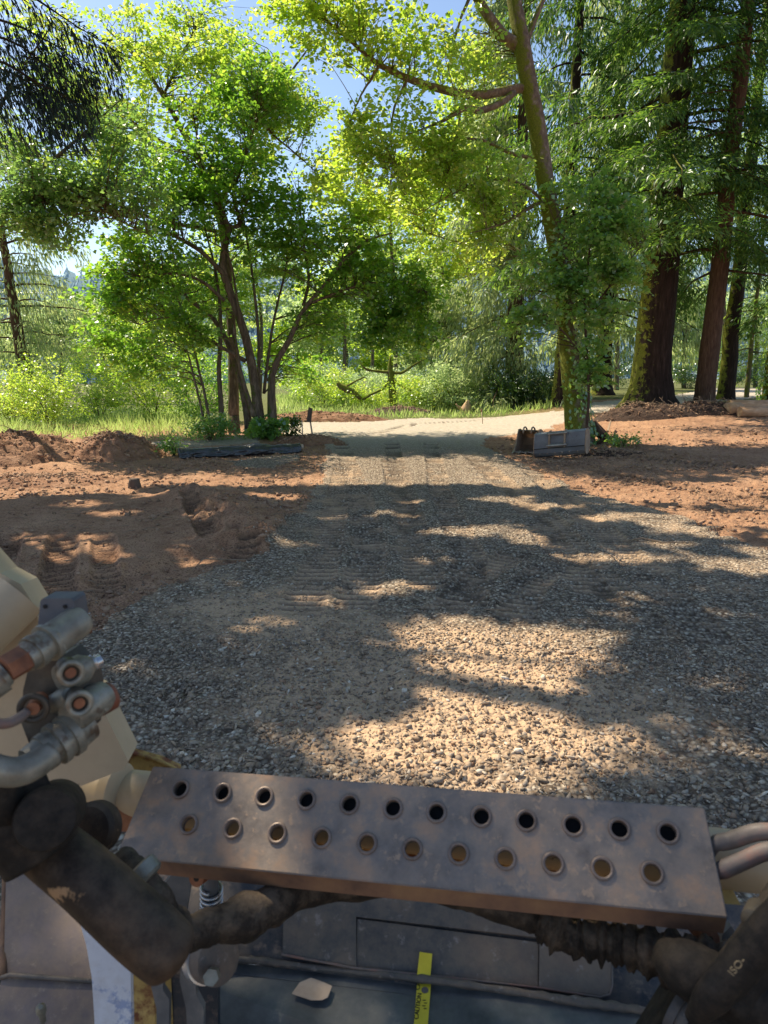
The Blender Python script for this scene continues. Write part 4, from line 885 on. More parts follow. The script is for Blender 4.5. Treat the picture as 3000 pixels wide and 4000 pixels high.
M_SLEEVE = rough_mat('dusty_hose_sleeve', [(.3, (.010, .008, .006)), (.5, (.026, .019, .013)), (.7, (.075, .054, .035))], 30, .8, 0, ((60, .8, .004),), None, .3, dust=.35)
M_CYLD = rough_mat('dirty_cylinder', [(.3, (.014, .010, .008)), (.5, (.032, .022, .015)), (.68, (.09, .055, .032))], 11, .65, .1, ((30, .5, .003),), None, .3, (9, .62, .66, (.34, .21, .11)), dust=.18)
M_HOSEG = rough_mat('weathered_hose', [(.3, (.10, .085, .075)), (.5, (.16, .13, .115)), (.7, (.26, .13, .10))], 22, .6, 0, ((40, .3, .002),))
M_SILVER = rough_mat('bright_steel', [(.3, (.35, .36, .38)), (.7, (.6, .6, .6))], 10, .3, .8, ((60, .1, .001),))
M_BLACK = rough_mat('hole_dark', [(.3, (.01, .01, .01)), (.7, (.02, .02, .02))], 10, .8, 0, ())
M_TAPE = rough_mat('yellow_tape', [(.3, (.62, .48, .03)), (.7, (.78, .62, .05))], 20, .5, 0, ((60, .2, .001),))
M_INK = rough_mat('black_ink', [(.3, (.015, .015, .012)), (.7, (.03, .03, .02))], 20, .6, 0, ())
M_CARD = rough_mat('cardboard', [(.3, (.42, .30, .21)), (.7, (.58, .45, .34))], 16, .9, 0, ((50, .3, .002),))
M_LABEL = rough_mat('hose_print', [(.3, (.16, .12, .07)), (.7, (.28, .21, .12))], 20, .7, 0, ())
# ------------------------------------------------------------------ the skid steer loader the photo is taken from
ld = thing('skid_steer_loader', 'worn cream skid steer loader with perforated step plate filling the foreground', 'loader', (0, .6, 0))
# step plate -------------------------------------------------------------
A, B_, C_, D_ = W(330, 1655, 1.185), W(1522, 1745, 1.0), W(250, 1853, 1.105), W(1573, 1985, .925)
xd = (B_-A).normalized(); yd = ((C_-A)-(xd*(C_-A).dot(xd))); yd.normalize(); nrm = yd.cross(xd); nrm = nrm if nrm.z > 0 else -nrm
def on_plate(px, py):
    r = W(px, py, 1.0)-cam.location; t = (A-cam.location).dot(nrm)/r.dot(nrm); return cam.location+r*t
PA, PB, PC, PD = on_plate(330, 1655), on_plate(1522, 1745), on_plate(250, 1850), on_plate(1573, 1983)
bm = bmesh.new(); prism(bm, [PA, PB, PD, PC], -nrm*.005)
bmesh.ops.bevel(bm, geom=list(bm.edges), offset=.0018, segments=2, affect='EDGES')
plate = bmobj('step_plate', bm, M_PLATE, ld)
holes = [(390, 1705), (481, 1713), (571, 1721), (662, 1728), (755, 1737), (849, 1746), (943, 1755), (1040, 1764), (1137, 1773), (1238, 1783), (1338, 1791), (1443, 1799),
         (408, 1781), (503, 1790), (599, 1800), (695, 1810), (793, 1822), (891, 1834), (991, 1844), (1092, 1855), (1195, 1866), (1301, 1876), (1409, 1886)]
cut = bmesh.new(); HP = []
for hx_, hy_ in holes:
    c = on_plate(hx_, hy_); HP.append(c); cyl(cut, c+nrm*.03, c-nrm*.03, .0118, k=28)
bmesh.ops.recalc_face_normals(cut, faces=cut.faces)
cme = bpy.data.meshes.new('cutter'); cut.to_mesh(cme); cut.free(); cme.transform(Matrix.Translation(-Vector(ld.location)))
co = bpy.data.objects.new('cutter', cme); COL.objects.link(co); co.parent = ld
md = plate.modifiers.new('holes', 'BOOLEAN'); md.object = co; md.operation = 'DIFFERENCE'; md.solver = 'EXACT'
bpy.context.view_layer.update(); nm = bpy.data.meshes.new_from_object(plate.evaluated_get(bpy.context.evaluated_depsgraph_get()))
plate.modifiers.clear(); plate.data = nm; bpy.data.objects.remove(co); nm.materials.clear(); nm.materials.append(M_PLATE)
for c in HP:
    bm = bmesh.new(); ring(bm, c+nrm*.0015, nrm, .0135, .0026, 26, 8)
    cyl(bm, c-nrm*.001, c-nrm*.012, .0124, .0118, 26, False); bmobj('hole_rim', bm, M_RIM, plate, True)
dn = (Vector((0, 0, -1))*.9-nrm*.35+Vector((0, 0, 0))).normalized()
DR = Vector((0, 0, -.026))-nrm*.010
bm = bmesh.new(); q1 = PC-yd*.003-nrm*.0052; q2 = PD-yd*.003-nrm*.0052; prism(bm, [q1, q2, q2+DR, q1+DR], -yd*.005)
bmobj('flange', bm, M_RUSTEDGE, plate, bevel=.001)
bm = bmesh.new(); q1 = PA+yd*.003-nrm*.0052; q2 = PB+yd*.003-nrm*.0052; prism(bm, [q1, q2, q2-nrm*.03, q1-nrm*.03], yd*.005)
bmobj('flange', bm, M_RUSTEDGE, plate, bevel=.001)
bm = bmesh.new(); a1, a2 = PA+(PC-PA)*.05-nrm*.02, PB+(PD-PB)*.05-nrm*.02; prism(bm, [a1, a2, PB+(PD-PB)*.5-nrm*.02, PA+(PC-PA)*.5-nrm*.02], -nrm*.003); bmobj('hole_shade_strip', bm, M_BLACK, plate)  # black strip added so the upper row of holes looks shaded
# lift arm cross tube
def tub(name, rows, mat, k=20, n=24, jit=0, wr=0, parent=None, cap=True):
    S = stem_px(rows, n); r = S[:, 3]
    if wr: r = r*(1+wr*np.sin(np.arange(n)*.75+np.cumsum(rng.normal(size=n)*.45)))
    g = Geo(); g.tube(S[:, :3], r, k, jit); return g.build(name, mat, parent or ld, True)
ct0, ct1 = W(120, 1700, 1.27), W(1800, 1880, 1.03); bm = bmesh.new(); cyl(bm, ct0, ct1, .043, k=48); bmobj('cross_tube', bm, M_CREAM, ld, True)
bm = bmesh.new(); lathe(bm, W(238, 1707, 1.22), W(262, 1710, 1.215), [(0, .043), (.1, .048), (.9, .048), (1, .043)], 40); bmobj('weld_collar', bm, M_CREAM, ld, True)
bm = bmesh.new(); prism(bm, [W(330, 1770, 1.225), W(1560, 1880, 1.045), W(1600, 1955, 1.02), W(330, 1850, 1.2)], (0, .035, -.012)); bmobj('cross_beam', bm, M_YELLOW, ld, bevel=.004)
# lift arm side plate
LA = [(-160, 1060), (0, 1238), (45, 1262), (78, 1315), (84, 1350), (60, 1420), (110, 1470), (206, 1500), (240, 1570), (277, 1645), (268, 1662), (170, 1700), (60, 1760), (-160, 1760)]
bm = bmesh.new(); prism(bm, [W(a, b, 1.08) for a, b in LA], (-.01, .07, -.01)); bmobj('lift_arm', bm, M_CREAM, ld, bevel=.003)
bm = bmesh.new(); cyl(bm, W(-170, 1490, .98), W(44, 1285, 1.06), .040, .040, 48); bmobj('lift_arm_tube', bm, M_CREAM, ld, True)
tub('bumper_lip', [(255, 1622, 1.33, .004), (300, 1630, 1.34, .004), (345, 1645, 1.35, .004), (385, 1664, 1.36, .004)], M_YELLOW, 8, 12)
bm = bmesh.new(); prism(bm, [W(262, 1622, 1.335), W(345, 1645, 1.35), W(385, 1664, 1.36), W(382, 1690, 1.36), W(262, 1680, 1.335)], (0, .02, 0)); bmobj('bumper', bm, M_YELLOW, ld, bevel=.002)
bm = bmesh.new(); prism(bm, [W(230, 1745, 1.2), W(340, 1735, 1.2), W(335, 1800, 1.2), W(235, 1795, 1.2)], (0, .02, 0)); bmobj('gusset', bm, M_ORUST, ld, bevel=.002)
# hydraulic coupler block
Z = .86
hb = bmesh.new(); prism(hb, [W(a, b, Z-.01) for a, b in [(62, 1440), (120, 1425), (165, 1470), (176, 1540), (165, 1600), (120, 1640), (70, 1625), (45, 1560), (50, 1490)]], (.01, .05, .0))
blk = bmobj('hydraulic_block', hb, M_BODY, ld, bevel=.006, seg=3)
def lz(name, a, b, prof, mat, parent=blk, k=32):
    bm = bmesh.new(); lathe(bm, W(*a), W(*b), prof, k); return bmobj(name, bm, mat, parent, True)
lz('valve_body', (52, 1424, Z-.07), (176, 1338, Z+.0), [(0, .0165), (.12, .0175), (.121, .0205), (.22, .0205), (.221, .0185), (.36, .0185), (.361, .0235), (.42, .0235), (.421, .0205), (.9, .0205), (1, .018)], M_ZINC)
bm = bmesh.new(); prism(bm, [W(82, 1350, Z-.012), W(87, 1299, Z-.012), W(92, 1293, Z-.012), W(154, 1293, Z-.012), W(159, 1299, Z-.012), W(169, 1372, Z-.012)], (.003, .028, .0)); br = bmobj('bracket', bm, M_GREYBR, blk, bevel=.0015)
for a in (98, 141):
    bm = bmesh.new(); c = W(a, 1310, Z-.0125); cyl(bm, c, c+Vector((0, -.0012, 0)), .0026, k=16); bmobj('bolt_hole', bm, M_BLACK, blk)
bm = bmesh.new(); cyl(bm, W(8, 1448, Z-.09), W(62, 1416, Z-.065), .0165, k=6); bmobj('hex_nut', bm, M_ORUST, blk, bevel=.0012)
for q_, (a_, b_, r_) in enumerate([((100, 1392, Z-.045), (112, 1384, Z-.038), .0225), ((150, 1586, Z-.018), (160, 1579, Z-.012), .0265), ((196, 1522, Z-.0), (204, 1517, Z+.006), .0222)]):
    bm = bmesh.new(); cyl(bm, W(*a_), W(*b_), r_, k=6); bmobj('hex_collar', bm, M_ZINC, blk, bevel=.001)
for q_ in range(7):
    bm = bmesh.new(); a_ = Vector(W(186, 1439, Z+.008)); b_ = Vector(W(200, 1432, Z+.015)); c_ = a_.lerp(b_, q_/6); ring(bm, c_, b_-a_, .0098, .0011, 20, 6); bmobj('thread', bm, M_SILVER, blk, True)
lz('hose_fitting', (-40, 1490, Z-.1), (14, 1452, Z-.085), [(0, .019), (.8, .019), (.801, .0155), (1, .014)], M_ZINC)
lz('bolt', (165, 1350, Z+.01), (190, 1336, Z+.02), [(0, .007), (.6, .007), (1, .0075), (1.15, .004)], M_ZINC)
lz('rusty_nut', (172, 1360, Z+.015), (194, 1352, Z+.02), [(0, .009), (1, .009), (1.1, .005)], M_ORUST)
lz('coupler', (128, 1468, Z-.02), (200, 1432, Z+.015), [(0, .0165), (.1, .018), (.7, .018), (.9, .012), (1, .009)], M_ZINC)
lz('coupler_tip', (196, 1436, Z+.015), (219, 1425, Z+.025), [(0, .0085), (.5, .0095), (.9, .009), (1.05, .004)], M_SILVER)
lz('coupler', (150, 1552, Z-.03), (226, 1500, Z+.02), [(0, .018), (.1, .0205), (.85, .0205), (1, .018)], M_ZINC)
lz('dust_cap', (206, 1520, Z+.012), (243, 1500, Z+.03), [(0, .0175), (.1, .0185), (.9, .0185), (1.05, .015), (1.08, .0)], rough_mat('rusty_cap', [(.3, (.10, .035, .022)), (.6, (.22, .08, .045)), (.8, (.3, .13, .08))], 16, .6, 0, ((60, .2, .001),)))
for px_, py_, ang in ((153, 1454, 0), (172, 1520, 0)):
    c = W(px_, py_, Z-.045); nn = Vector((.55, -.8, .1)).normalized()
    bm = bmesh.new(); ring(bm, c, nn, .0125, .0035, 28, 8); bmobj('port_ring', bm, M_ZINC, blk, True)
    bm = bmesh.new(); cyl(bm, c-nn*.004, c-nn*.03, .0125, k=24); bmobj('port_body', bm, M_BODY, blk, True)
    bm = bmesh.new(); cyl(bm, c-nn*.005, c-nn*.0005, .0062, k=20); bmobj('port_plug', bm, M_ORUST, blk, bevel=.001)
c = W(72, 1530, Z-.05); nn = Vector((.2, -.95, .1)).normalized(); bm = bmesh.new(); ring(bm, c, nn, .0145, .004, 28, 8); bmobj('port_ring', bm, M_BODY, blk, True)
bm = bmesh.new(); cyl(bm, c-nn*.03, c+nn*.002, .0095, .0075, 20); bmobj('port_plug', bm, M_ORUST, blk, bevel=.001)
lz('boss', (118, 1520, Z-.01), (148, 1500, Z-.03), [(0, .012), (.8, .012), (1, .008)], M_ZINC)
lz('elbow_fitting', (60, 1650, Z-.06), (190, 1560, Z-.0), [(0, .018), (.22, .020), (.221, .0225), (.34, .0225), (.341, .0205), (.42, .0205), (.421, .026), (.52, .026), (.521, .0235), (.62, .0235), (.621, .027), (.74, .027), (.75, .024), (1, .022)], M_ZINC)
tub('hydraulic_pipe', [(110, 1625, Z-.05, .0155), (70, 1655, Z-.07, .0165), (25, 1668, Z-.085, .0165), (-30, 1655, Z-.1, .0165), (-90, 1620, Z-.12, .0165)], M_ZINC, 20, 20, parent=blk)
tub('hydraulic_hose', [(60, 1536, Z-.055, .005), (40, 1552, Z-.065, .006), (10, 1563, Z-.075, .006), (-40, 1558, Z-.09, .006)], M_HOSEG, 12, 14, parent=blk)
tub('hydraulic_hose', [(110, 1700, Z-.0, .022), (40, 1730, Z-.02, .03), (-20, 1720, Z-.04, .036), (-100, 1680, Z-.06, .04)], M_RUBBER, 16, 14, .05)
# tilt cylinder on the left
tc = tub('tilt_cylinder', [(40, 1775, .90, .036), (110, 1835, .89, .038), (190, 1900, .875, .039), (290, 1992, .86, .040), (350, 2045, .855, .039), (378, 2070, .85, .034), (392, 2082, .85, .012)], M_CYLD, 40, 40)
bm = bmesh.new(); lathe(bm, W(128, 1740, .93), W(96, 1772, .80), [(0, .025), (.2, .036), (.9, .036), (.97, .033), (1, .012)], 40); bmobj('cylinder_end_cap', bm, M_RUBBER, tc, True)
tub('hydraulic_hose', [(-90, 1720, .84, .05), (0, 1760, .85, .05), (60, 1800, .86, .05), (90, 1850, .86, .045)], M_RUBBER, 24, 20)
bm = bmesh.new(); lathe(bm, W(214, 1785, .99), W(190, 1793, .96), [(0, .02), (.1, .036), (.8, .036), (1, .03), (1.05, .01)], 36); bmobj('pivot_washer', bm, M_CYLD, ld, True)
# hoses below the plate
tub('hydraulic_hose', [(262, 1855, 1.0, .018), (292, 1885, .98, .022), (318, 1935, .97, .028), (345, 1990, .97, .033), (400, 2018, .98, .026), (455, 2000, 1.0, .024), (520, 1985, 1.03, .032), (590, 1955, 1.07, .028), (660, 1925, 1.12, .024), (760, 1915, 1.16, .022), (900, 1905, 1.18, .02)], M_SLEEVE, 18, 70, .06, .07)
bm = bmesh.new(); lathe(bm, W(300, 1870, .96), W(326, 1900, .955), [(0, .018), (.1, .0225), (.75, .0225), (.9, .018)], 28); bmobj('hose_ferrule', bm, M_ZINC, ld, True)
tub('hydraulic_hose', [(700, 1893, 1.14, .013), (840, 1915, 1.13, .012), (960, 1935, 1.12, .014), (1050, 1958, 1.1, .016), (1150, 1985, 1.08, .02), (1165, 1990, 1.08, .013)], M_SLEEVE, 16, 40, .06, .05)
for px_ in (880, 960, 1010): bm = bmesh.new(); lathe(bm, W(px_-16, 1905+(px_-850)*.17, 1.10), W(px_+16, 1911+(px_-850)*.17, 1.10), [(0, .012), (.05, .016), (.95, .016), (1, .012)], 8); bmobj('hose_fitting', bm, M_SLEEVE, ld)
tub('hose_sleeve', [(1165, 1988, 1.06, .022), (1200, 2005, 1.05, .032), (1245, 2025, 1.04, .026), (1290, 2030, 1.03, .03), (1340, 2040, 1.02, .026), (1395, 2052, 1.0, .03), (1450, 2070, .98, .034), (1520, 2090, .95, .036), (1590, 2110, .93, .036)], M_SLEEVE, 22, 90, .10, .16)
tub('hydraulic_hose', [(1540, 1858, .985, .0), (1545, 1825, .985, .0105), (1580, 1815, .98, .0115), (1640, 1797, .96, .0115), (1720, 1800, .94, .0115)], M_HOSEG, 20, 24)
tub('hydraulic_hose', [(1535, 1900, .97, .0), (1556, 1882, .965, .0110), (1600, 1862, .955, .0115), (1660, 1838, .94, .0115), (1740, 1835, .92, .0115)], M_HOSEG, 20, 24)
# right cylinder, hoses and the dark corner
tr_ = tub('tilt_cylinder', [(1790, 1850, .9, .03), (1720, 1930, .89, .03), (1668, 2010, .88, .03), (1610, 2090, .87, .03), (1560, 2170, .86, .03)], M_RUBBER, 30, 24, .02)
tub('hydraulic_hose', [(1430, 2060, .93, .02), (1480, 2090, .9, .034), (1540, 2120, .88, .034), (1600, 2150, .87, .034), (1700, 2190, .86, .036)], M_RUBBER, 24, 20, .03)
tub('hydraulic_hose', [(1500, 2200, .86, .012), (1540, 2150, .84, .02), (1595, 2092, .83, .022), (1650, 2025, .82, .023), (1730, 1940, .81, .023)], M_RUBBER, 24, 24, .02)
text_mesh('ISO-', .0125, W(1592, 2088, .775), W(1612, 2062, .775)-W(1576, 2106, .775), W(1570, 2070, .775)-W(1592, 2088, .775), M_LABEL, 'hose_print', tr_)
bm = bmesh.new(); lathe(bm, W(1648, 1960, .9), W(1625, 1990, .87), [(0, .012), (.3, .017), (1, .014), (1.1, .006)], 24); bmobj('grease_fitting', bm, M_BODY, ld, True)
bm = bmesh.new(); prism(bm, [W(1440, 2230, .92), W(1500, 2130, .94), (W(1560, 2080, .95)), W(1720, 2040, .92), W(1760, 2300, .86), W(1500, 2330, .86)], (0, .1, -.1)); bmobj('arm_casting', bm, M_RUBBER, ld, bevel=.01)
bm = bmesh.new(); lathe(bm, W(1500, 2215, .93), W(1455, 2178, .95), [(0, .03), (.6, .03), (.61, .034), (1, .034), (1.02, .028)], 32); bmobj('pin_boss', bm, M_DARK2, ld, True)
bm = bmesh.new(); lathe(bm, W(1515, 2110, .99), W(1480, 2140, .99), [(v/12, .020 if v % 2 else .024) for v in range(13)], 24); bmobj('lever_spring', bm, M_SILVER, ld, True)
# locking levers with their springs
for pts, dz in ((((424, 1898), (458, 1872)), 1.18), (((1533, 2030), (1500, 1992)), 1.02)):
    p0, p1 = W(*pts[0], dz-.03), W(*pts[1], dz+.02)
    bm = bmesh.new(); cyl(bm, p0, p1, .0135 if dz > 1.1 else .0145, k=24); ph = bmobj('locking_pin', bm, M_ORUST, ld, True)
    ax = (p0-p1).normalized(); bm = bmesh.new(); cyl(bm, p0+ax*.0003, p0-ax*.004, .005, k=16); bmobj('pin_hole', bm, M_BLACK, ph)
bm = bmesh.new(); cyl(bm, W(455, 1880, 1.2), W(458, 1990, 1.22), .013, k=20); bmobj('lever_rod', bm, M_GREYBR, ld, True)
g = Geo(); tt = np.linspace(0, 5, 110); a_, b_ = np.array(W(457, 1915, 1.205)), np.array(W(457, 1968, 1.22)); ax = (b_-a_)/np.linalg.norm(b_-a_); u_ = np.cross(ax, [1, 0, 0]); u_ /= np.linalg.norm(u_); v_ = np.cross(ax, u_)
g.tube(a_+(b_-a_)*(tt/5)[:, None]+.0175*(np.cos(tt*6.283)[:, None]*u_+np.sin(tt*6.283)[:, None]*v_), .003, 8); g.build('lever_spring', M_SILVER, ld, True)
bm = bmesh.new(); prism(bm, [W(398, 1860, 1.25), W(418, 1872, 1.25), W(398, 2000, 1.25), W(380, 1985, 1.25), W(340, 1925, 1.25)], (0, .012, 0)); bmobj('lever_plate', bm, M_LEDGE, ld, bevel=.001)
bm = bmesh.new(); prism(bm, [W(1560, 2020, 1.05), W(1580, 2000, 1.05), W(1600, 2030, 1.05), W(1575, 2080, 1.05), W(1558, 2072, 1.05)], (0, .012, 0)); bmobj('lever_plate', bm, M_LEDGE, ld, bevel=.001)
# mounting plate: back sheet and sloping ledge
z0_, z1_ = 1.48, 1.36
bk = [W(300, 1855, z0_), W(1720, 1965, z0_-.14), W(1700, 2235, z1_-.15), W(300, 2050, z1_)]
bm = bmesh.new(); prism(bm, bk, (0, .02, -.01)); mp_ = bmobj('mounting_plate', bm, M_DARK, ld)
def lerp(a, b, t): return a+(b-a)*t
pn = (bk[1]-bk[0]).cross(bk[3]-bk[0]).normalized(); pn = pn if pn.y < 0 else -pn
def onp(px, py, off=.0):
    r = W(px, py, 1)-cam.location; t = (bk[0]-cam.location).dot(pn)/r.dot(pn); return cam.location+r*t+pn*off
bm = bmesh.new(); prism(bm, [onp(615, 1900), onp(770, 1915), onp(770, 2090), onp(612, 2062)], pn*.008); bmobj('wear_panel', bm, M_DARK2, mp_, bevel=.002)
bm = bmesh.new(); prism(bm, [onp(765, 1915), onp(1320, 1990), onp(1318, 2046), onp(765, 1982)], pn*.0085); bmobj('wear_panel', bm, M_DARK2, mp_, bevel=.002)
bm = bmesh.new(); prism(bm, [onp(772, 1986), onp(1163, 2037), onp(1161, 2132), onp(770, 2092)], pn*.004); bmobj('wear_panel', bm, M_DARK2, mp_, bevel=.002)
bm = bmesh.new(); prism(bm, [onp(1165, 2024), onp(1319, 2046), onp(1318, 2138), onp(1306, 2154), onp(1163, 2134)], pn*.009); bmobj('wear_panel', bm, M_DARK2, mp_, bevel=.003)
g = Geo(); g.tube([onp(a, b, .009) for a, b in [(610, 2064), (765, 2093), (1000, 2118), (1163, 2136), (1295, 2157), (1316, 2150), (1321, 2130), (1320, 2048)]], .0022, 6, .3); g.build('weld_bead', M_HOSEG, mp_, True)
LG = [W(320, 2078, 1.33), W(520, 2082, 1.345), W(900, 2120, 1.30), W(1405, 2190, 1.22), W(1520, 2212, 1.19), W(1540, 2520, .99), W(300, 2520, 1.05)]
bm = bmesh.new(); prism(bm, LG, (0, .012, -.02)); lg = bmobj('ledge', bm, M_LEDGE, ld, bevel=.002)
tub('ledge_lip', [(480, 2072, 1.33, .006), (560, 2076, 1.33, .007), (700, 2092, 1.32, .006), (900, 2113, 1.29, .007), (1100, 2140, 1.26, .006), (1280, 2168, 1.23, .008), (1400, 2184, 1.21, .006)], M_DARK2, 8, 60, .25, parent=lg)
ln = (LG[3]-LG[1]).cross(LG[5]-LG[3]).normalized(); ln = ln if ln.z > 0 else -ln
def onl(px, py, off=.0):
    r = W(px, py, 1)-cam.location; t = (LG[1]-cam.location).dot(ln)/r.dot(ln); return cam.location+r*t+ln*off
bm = bmesh.new(); prism(bm, [onp(907, 2060, .0125), onp(934, 2064, .0125), onp(929, 2122, .0125), onp(900, 2120, .0125)], pn*.0008); tq = bmobj('warning_tape', bm, M_TAPE, mp_)
bm = bmesh.new(); prism(bm, [onl(904, 2088, .004), onl(934, 2092, .004), onl(918, 2300, .004), onl(888, 2300, .004)], ln*.0008); tp = bmobj('warning_tape', bm, M_TAPE, ld)
tx = onl(898, 2215, 0)-onl(919, 2070, 0); side_ = onl(934, 2100)-onl(904, 2100)
for i, (s_, y_, off_, sz) in enumerate([('CAUTION', 2178, -7, .0115), ('CAUTION', 2108, -7, .0115), ('Stay clear of arms', 2172, 5, .0058), ('Keep hands away', 2118, 5, .0058), ('DANGER pinch point', 2122, 10, .0045), ('DANGER pinch point', 2180, 10, .0045)][:2]):
    text_mesh(s_+'  \u25b2' if i == 1 else s_, sz, onl(917-(y_-2066)*.06+off_, y_, .0054), -tx, -side_, M_INK, 'lettering', tp, .0003)
for k_, (y_, o_) in enumerate([(2105, 6), (2111, 9), (2117, 6), (2123, 9), (2165, 6), (2171, 9), (2177, 6), (2183, 9), (2078, 5), (2084, 8)]):
    bm = bmesh.new(); c_ = 917-(y_-2066)*.07+o_; prism(bm, [onl(c_-3, y_, .0052), onl(c_+4, y_, .0052), onl(c_+4, y_+1.6, .0052), onl(c_-3, y_+1.6, .0052)], ln*.0003)
    bmobj('fine_print', bm, M_INK, tp)
bm = bmesh.new(); cyl(bm, onl(918, 2144, .0050), onl(918, 2144, .0058), .0065, k=20); bmobj('emblem', bm, M_HOSEG, tp)
for pts in ()and([(507, 2158), (535, 2138), (527, 2168)], [(558, 2128), (592, 2130), (590, 2165), (556, 2160)], [(534, 2165), (590, 2175), (560, 2230), (545, 2215)]):  # switched off: pale shapes painted as sun patches on the ledge
    bm = bmesh.new(); prism(bm, [onl(a, b, .003) for a, b in pts], ln*.0006); bmobj('sun_patch', bm, M_CARD, lg)
# pivot bracket
bm = bmesh.new(); lathe(bm, W(446, 2066, 1.12), W(474, 2075, 1.09), [(0, .02), (.05, .036), (.95, .036), (1, .03)], 32); pb = bmobj('pivot_boss', bm, M_DARK2, ld, True)
bm = bmesh.new(); lathe(bm, W(440, 2064, 1.125), W(452, 2068, 1.112), [(0, .030), (.05, .039), (.95, .039), (1, .03)], 36); bmobj('clamp_band', bm, M_SILVER, pb, True)
bm = bmesh.new(); cyl(bm, W(462, 2105, 1.07), W(455, 2112, 1.045), .012, k=6); bmobj('bolt_head', bm, M_ZINC, pb, bevel=.001)
bm = bmesh.new(); prism(bm, [W(a, b, 1.1) for a, b in [(395, 2035), (430, 2028), (436, 2060), (422, 2100), (424, 2150), (440, 2180), (438, 2330), (408, 2330), (402, 2180), (388, 2120)]], (0, .012, 0)); bmobj('pivot_bracket', bm, M_LEDGE, ld, bevel=.002)
bm = bmesh.new(); prism(bm, [W(a, b, 1.08) for a, b in [(330, 2090), (352, 2095), (352, 2140), (366, 2160), (362, 2330), (338, 2330), (338, 2180), (326, 2130)]], (0, .012, 0)); bmobj('pivot_bracket', bm, M_LEDGE, ld, bevel=.002)
bm = bmesh.new(); prism(bm, [W(a, b, 1.20) for a, b in [(300, 2040), (470, 2060), (470, 2330), (300, 2330)]], (0, .02, 0)); bmobj('side_sheet', bm, M_DARK, ld)
# white side bracket
wp_ = [(160, 1950), (205, 1975), (240, 2010), (276, 2048), (282, 2100), (286, 2330), (206, 2330), (204, 2200), (198, 2110), (186, 2040)]
bm = bmesh.new(); prism(bm, [W(a, b, 1.16) for a, b in wp_], (.012, .02, -.01)); bmobj('side_bracket', bm, M_WHITE, ld, bevel=.002)
bm = bmesh.new(); prism(bm, [W(a, b, 1.165) for a, b in [(277, 2040), (300, 2070), (330, 2100), (340, 2330), (287, 2330), (283, 2100)]], (.02, .03, -.01)); bmobj('bracket_edge', bm, M_YELLOW, ld, bevel=.002)
# bucket
fb = [W(14, 1840, 1.62), W(300, 1858, 1.62), W(300, 2125, 1.42), W(8, 2106, 1.42)]
lb = thing('loader_bucket', 'brown steel bucket on the front of the loader, its floor showing at lower left', 'bucket', (fb[0]+fb[2])/2)
bm = bmesh.new(); prism(bm, fb, (0, .02, -.02)); bmobj('bucket_floor', bm, M_BROWN, lb, bevel=.003)
bm = bmesh.new(); prism(bm, [W(4, 2112, 1.40), W(300, 2130, 1.40), W(300, 2420, 1.24), W(-60, 2420, 1.24)], (0, .02, -.02)); bmobj('bucket_back', bm, M_BROWN, lb, bevel=.003)
g = Geo(); g.tube([W(2, 2112, 1.398), W(20, 2106, 1.398), W(150, 2116, 1.398), W(300, 2128, 1.398)], .004, 8, .2); g.build('weld_bead', M_DARK2, lb, True)
bm = bmesh.new(); lathe(bm, W(93, 2205, 1.33), W(88, 2178, 1.28), [(0, .006), (.75, .006), (.76, .009), (1, .009), (1.1, .004)], 20); bmobj('stud', bm, M_ZINC, lb, True)
tub('side_edge', [(14, 1840, 1.615, .008), (10, 1980, 1.53, .008), (4, 2110, 1.41, .008)], M_RUSTEDGE, 8, 12, .05, parent=lb)
# torn scrap lying on the ledge
bm = bmesh.new(); prism(bm, [onl(*p, .005) for p in [(631, 2152), (648, 2128), (672, 2118), (700, 2128), (718, 2136), (708, 2160), (696, 2166), (672, 2166)]], ln*.0015)
sc_ = bmobj('cardboard_scrap', bm, M_CARD); tag(sc_, 'torn tan scrap of cardboard lying on the dark ledge at the bottom of the photo', 'scrap')

# ------------------------------------------------------------------ two buckets beside the alder
M_BKT = rough_mat('grey_bucket_paint', [(.25, (.24, .25, .27)), (.55, (.36, .37, .40)), (.8, (.48, .45, .42))], 3, .5, .15, ((30, .2, .004),), None, .4, (10, .62, .72, (.2, .15, .11)))
M_BKTIN = rough_mat('tan_bucket_steel', [(.25, (.22, .15, .10)), (.6, (.40, .29, .20)), (.8, (.5, .39, .28))], 5, .7, .1, ((25, .4, .004),))
M_SHINY = rough_mat('polished_edge', [(.3, (.22, .20, .18)), (.7, (.42, .39, .35))], 9, .35, .6, ((30, .1, .002),))
db = gdepth(1200, 986); o_ = G(1152, 988); e_ = G(1240, 978)
wx = Vector((.87, -.46, .13)).normalized(); wl = 1.04; back = Vector((.46, .87, 0)).normalized(); zz = Vector((0, 0, 1))
def bprof(s): return [(0, .09), (.02, .03), (.08, 0), (.25, 0), (.42, .02), (.50, .14), (.46, .32), (.36, .46), (.30, .50), (.03, .47), (0, .42)]
tw_ = thing('excavator_bucket', 'wide dark grey smooth bucket with mounting ears, its back facing the camera', 'bucket', o_)
def pt(o, a, y, z): return o+wx*a+back*y+zz*z
P_ = [(0, .46), (-.01, .30), (.0, .15), (.03, .07), (.09, .01), (.18, -.02), (.30, .0)]
bm = bmesh.new(); L_ = [[bm.verts.new(pt(o_, a, y, z)) for y, z in P_] for a in (0, wl)]
for i in range(len(P_)-1): bm.faces.new((L_[0][i], L_[1][i], L_[1][i+1], L_[0][i+1]))
bmesh.ops.solidify(bm, geom=bm.faces[:], thickness=.014); bmobj('shell', bm, M_BKT, tw_)
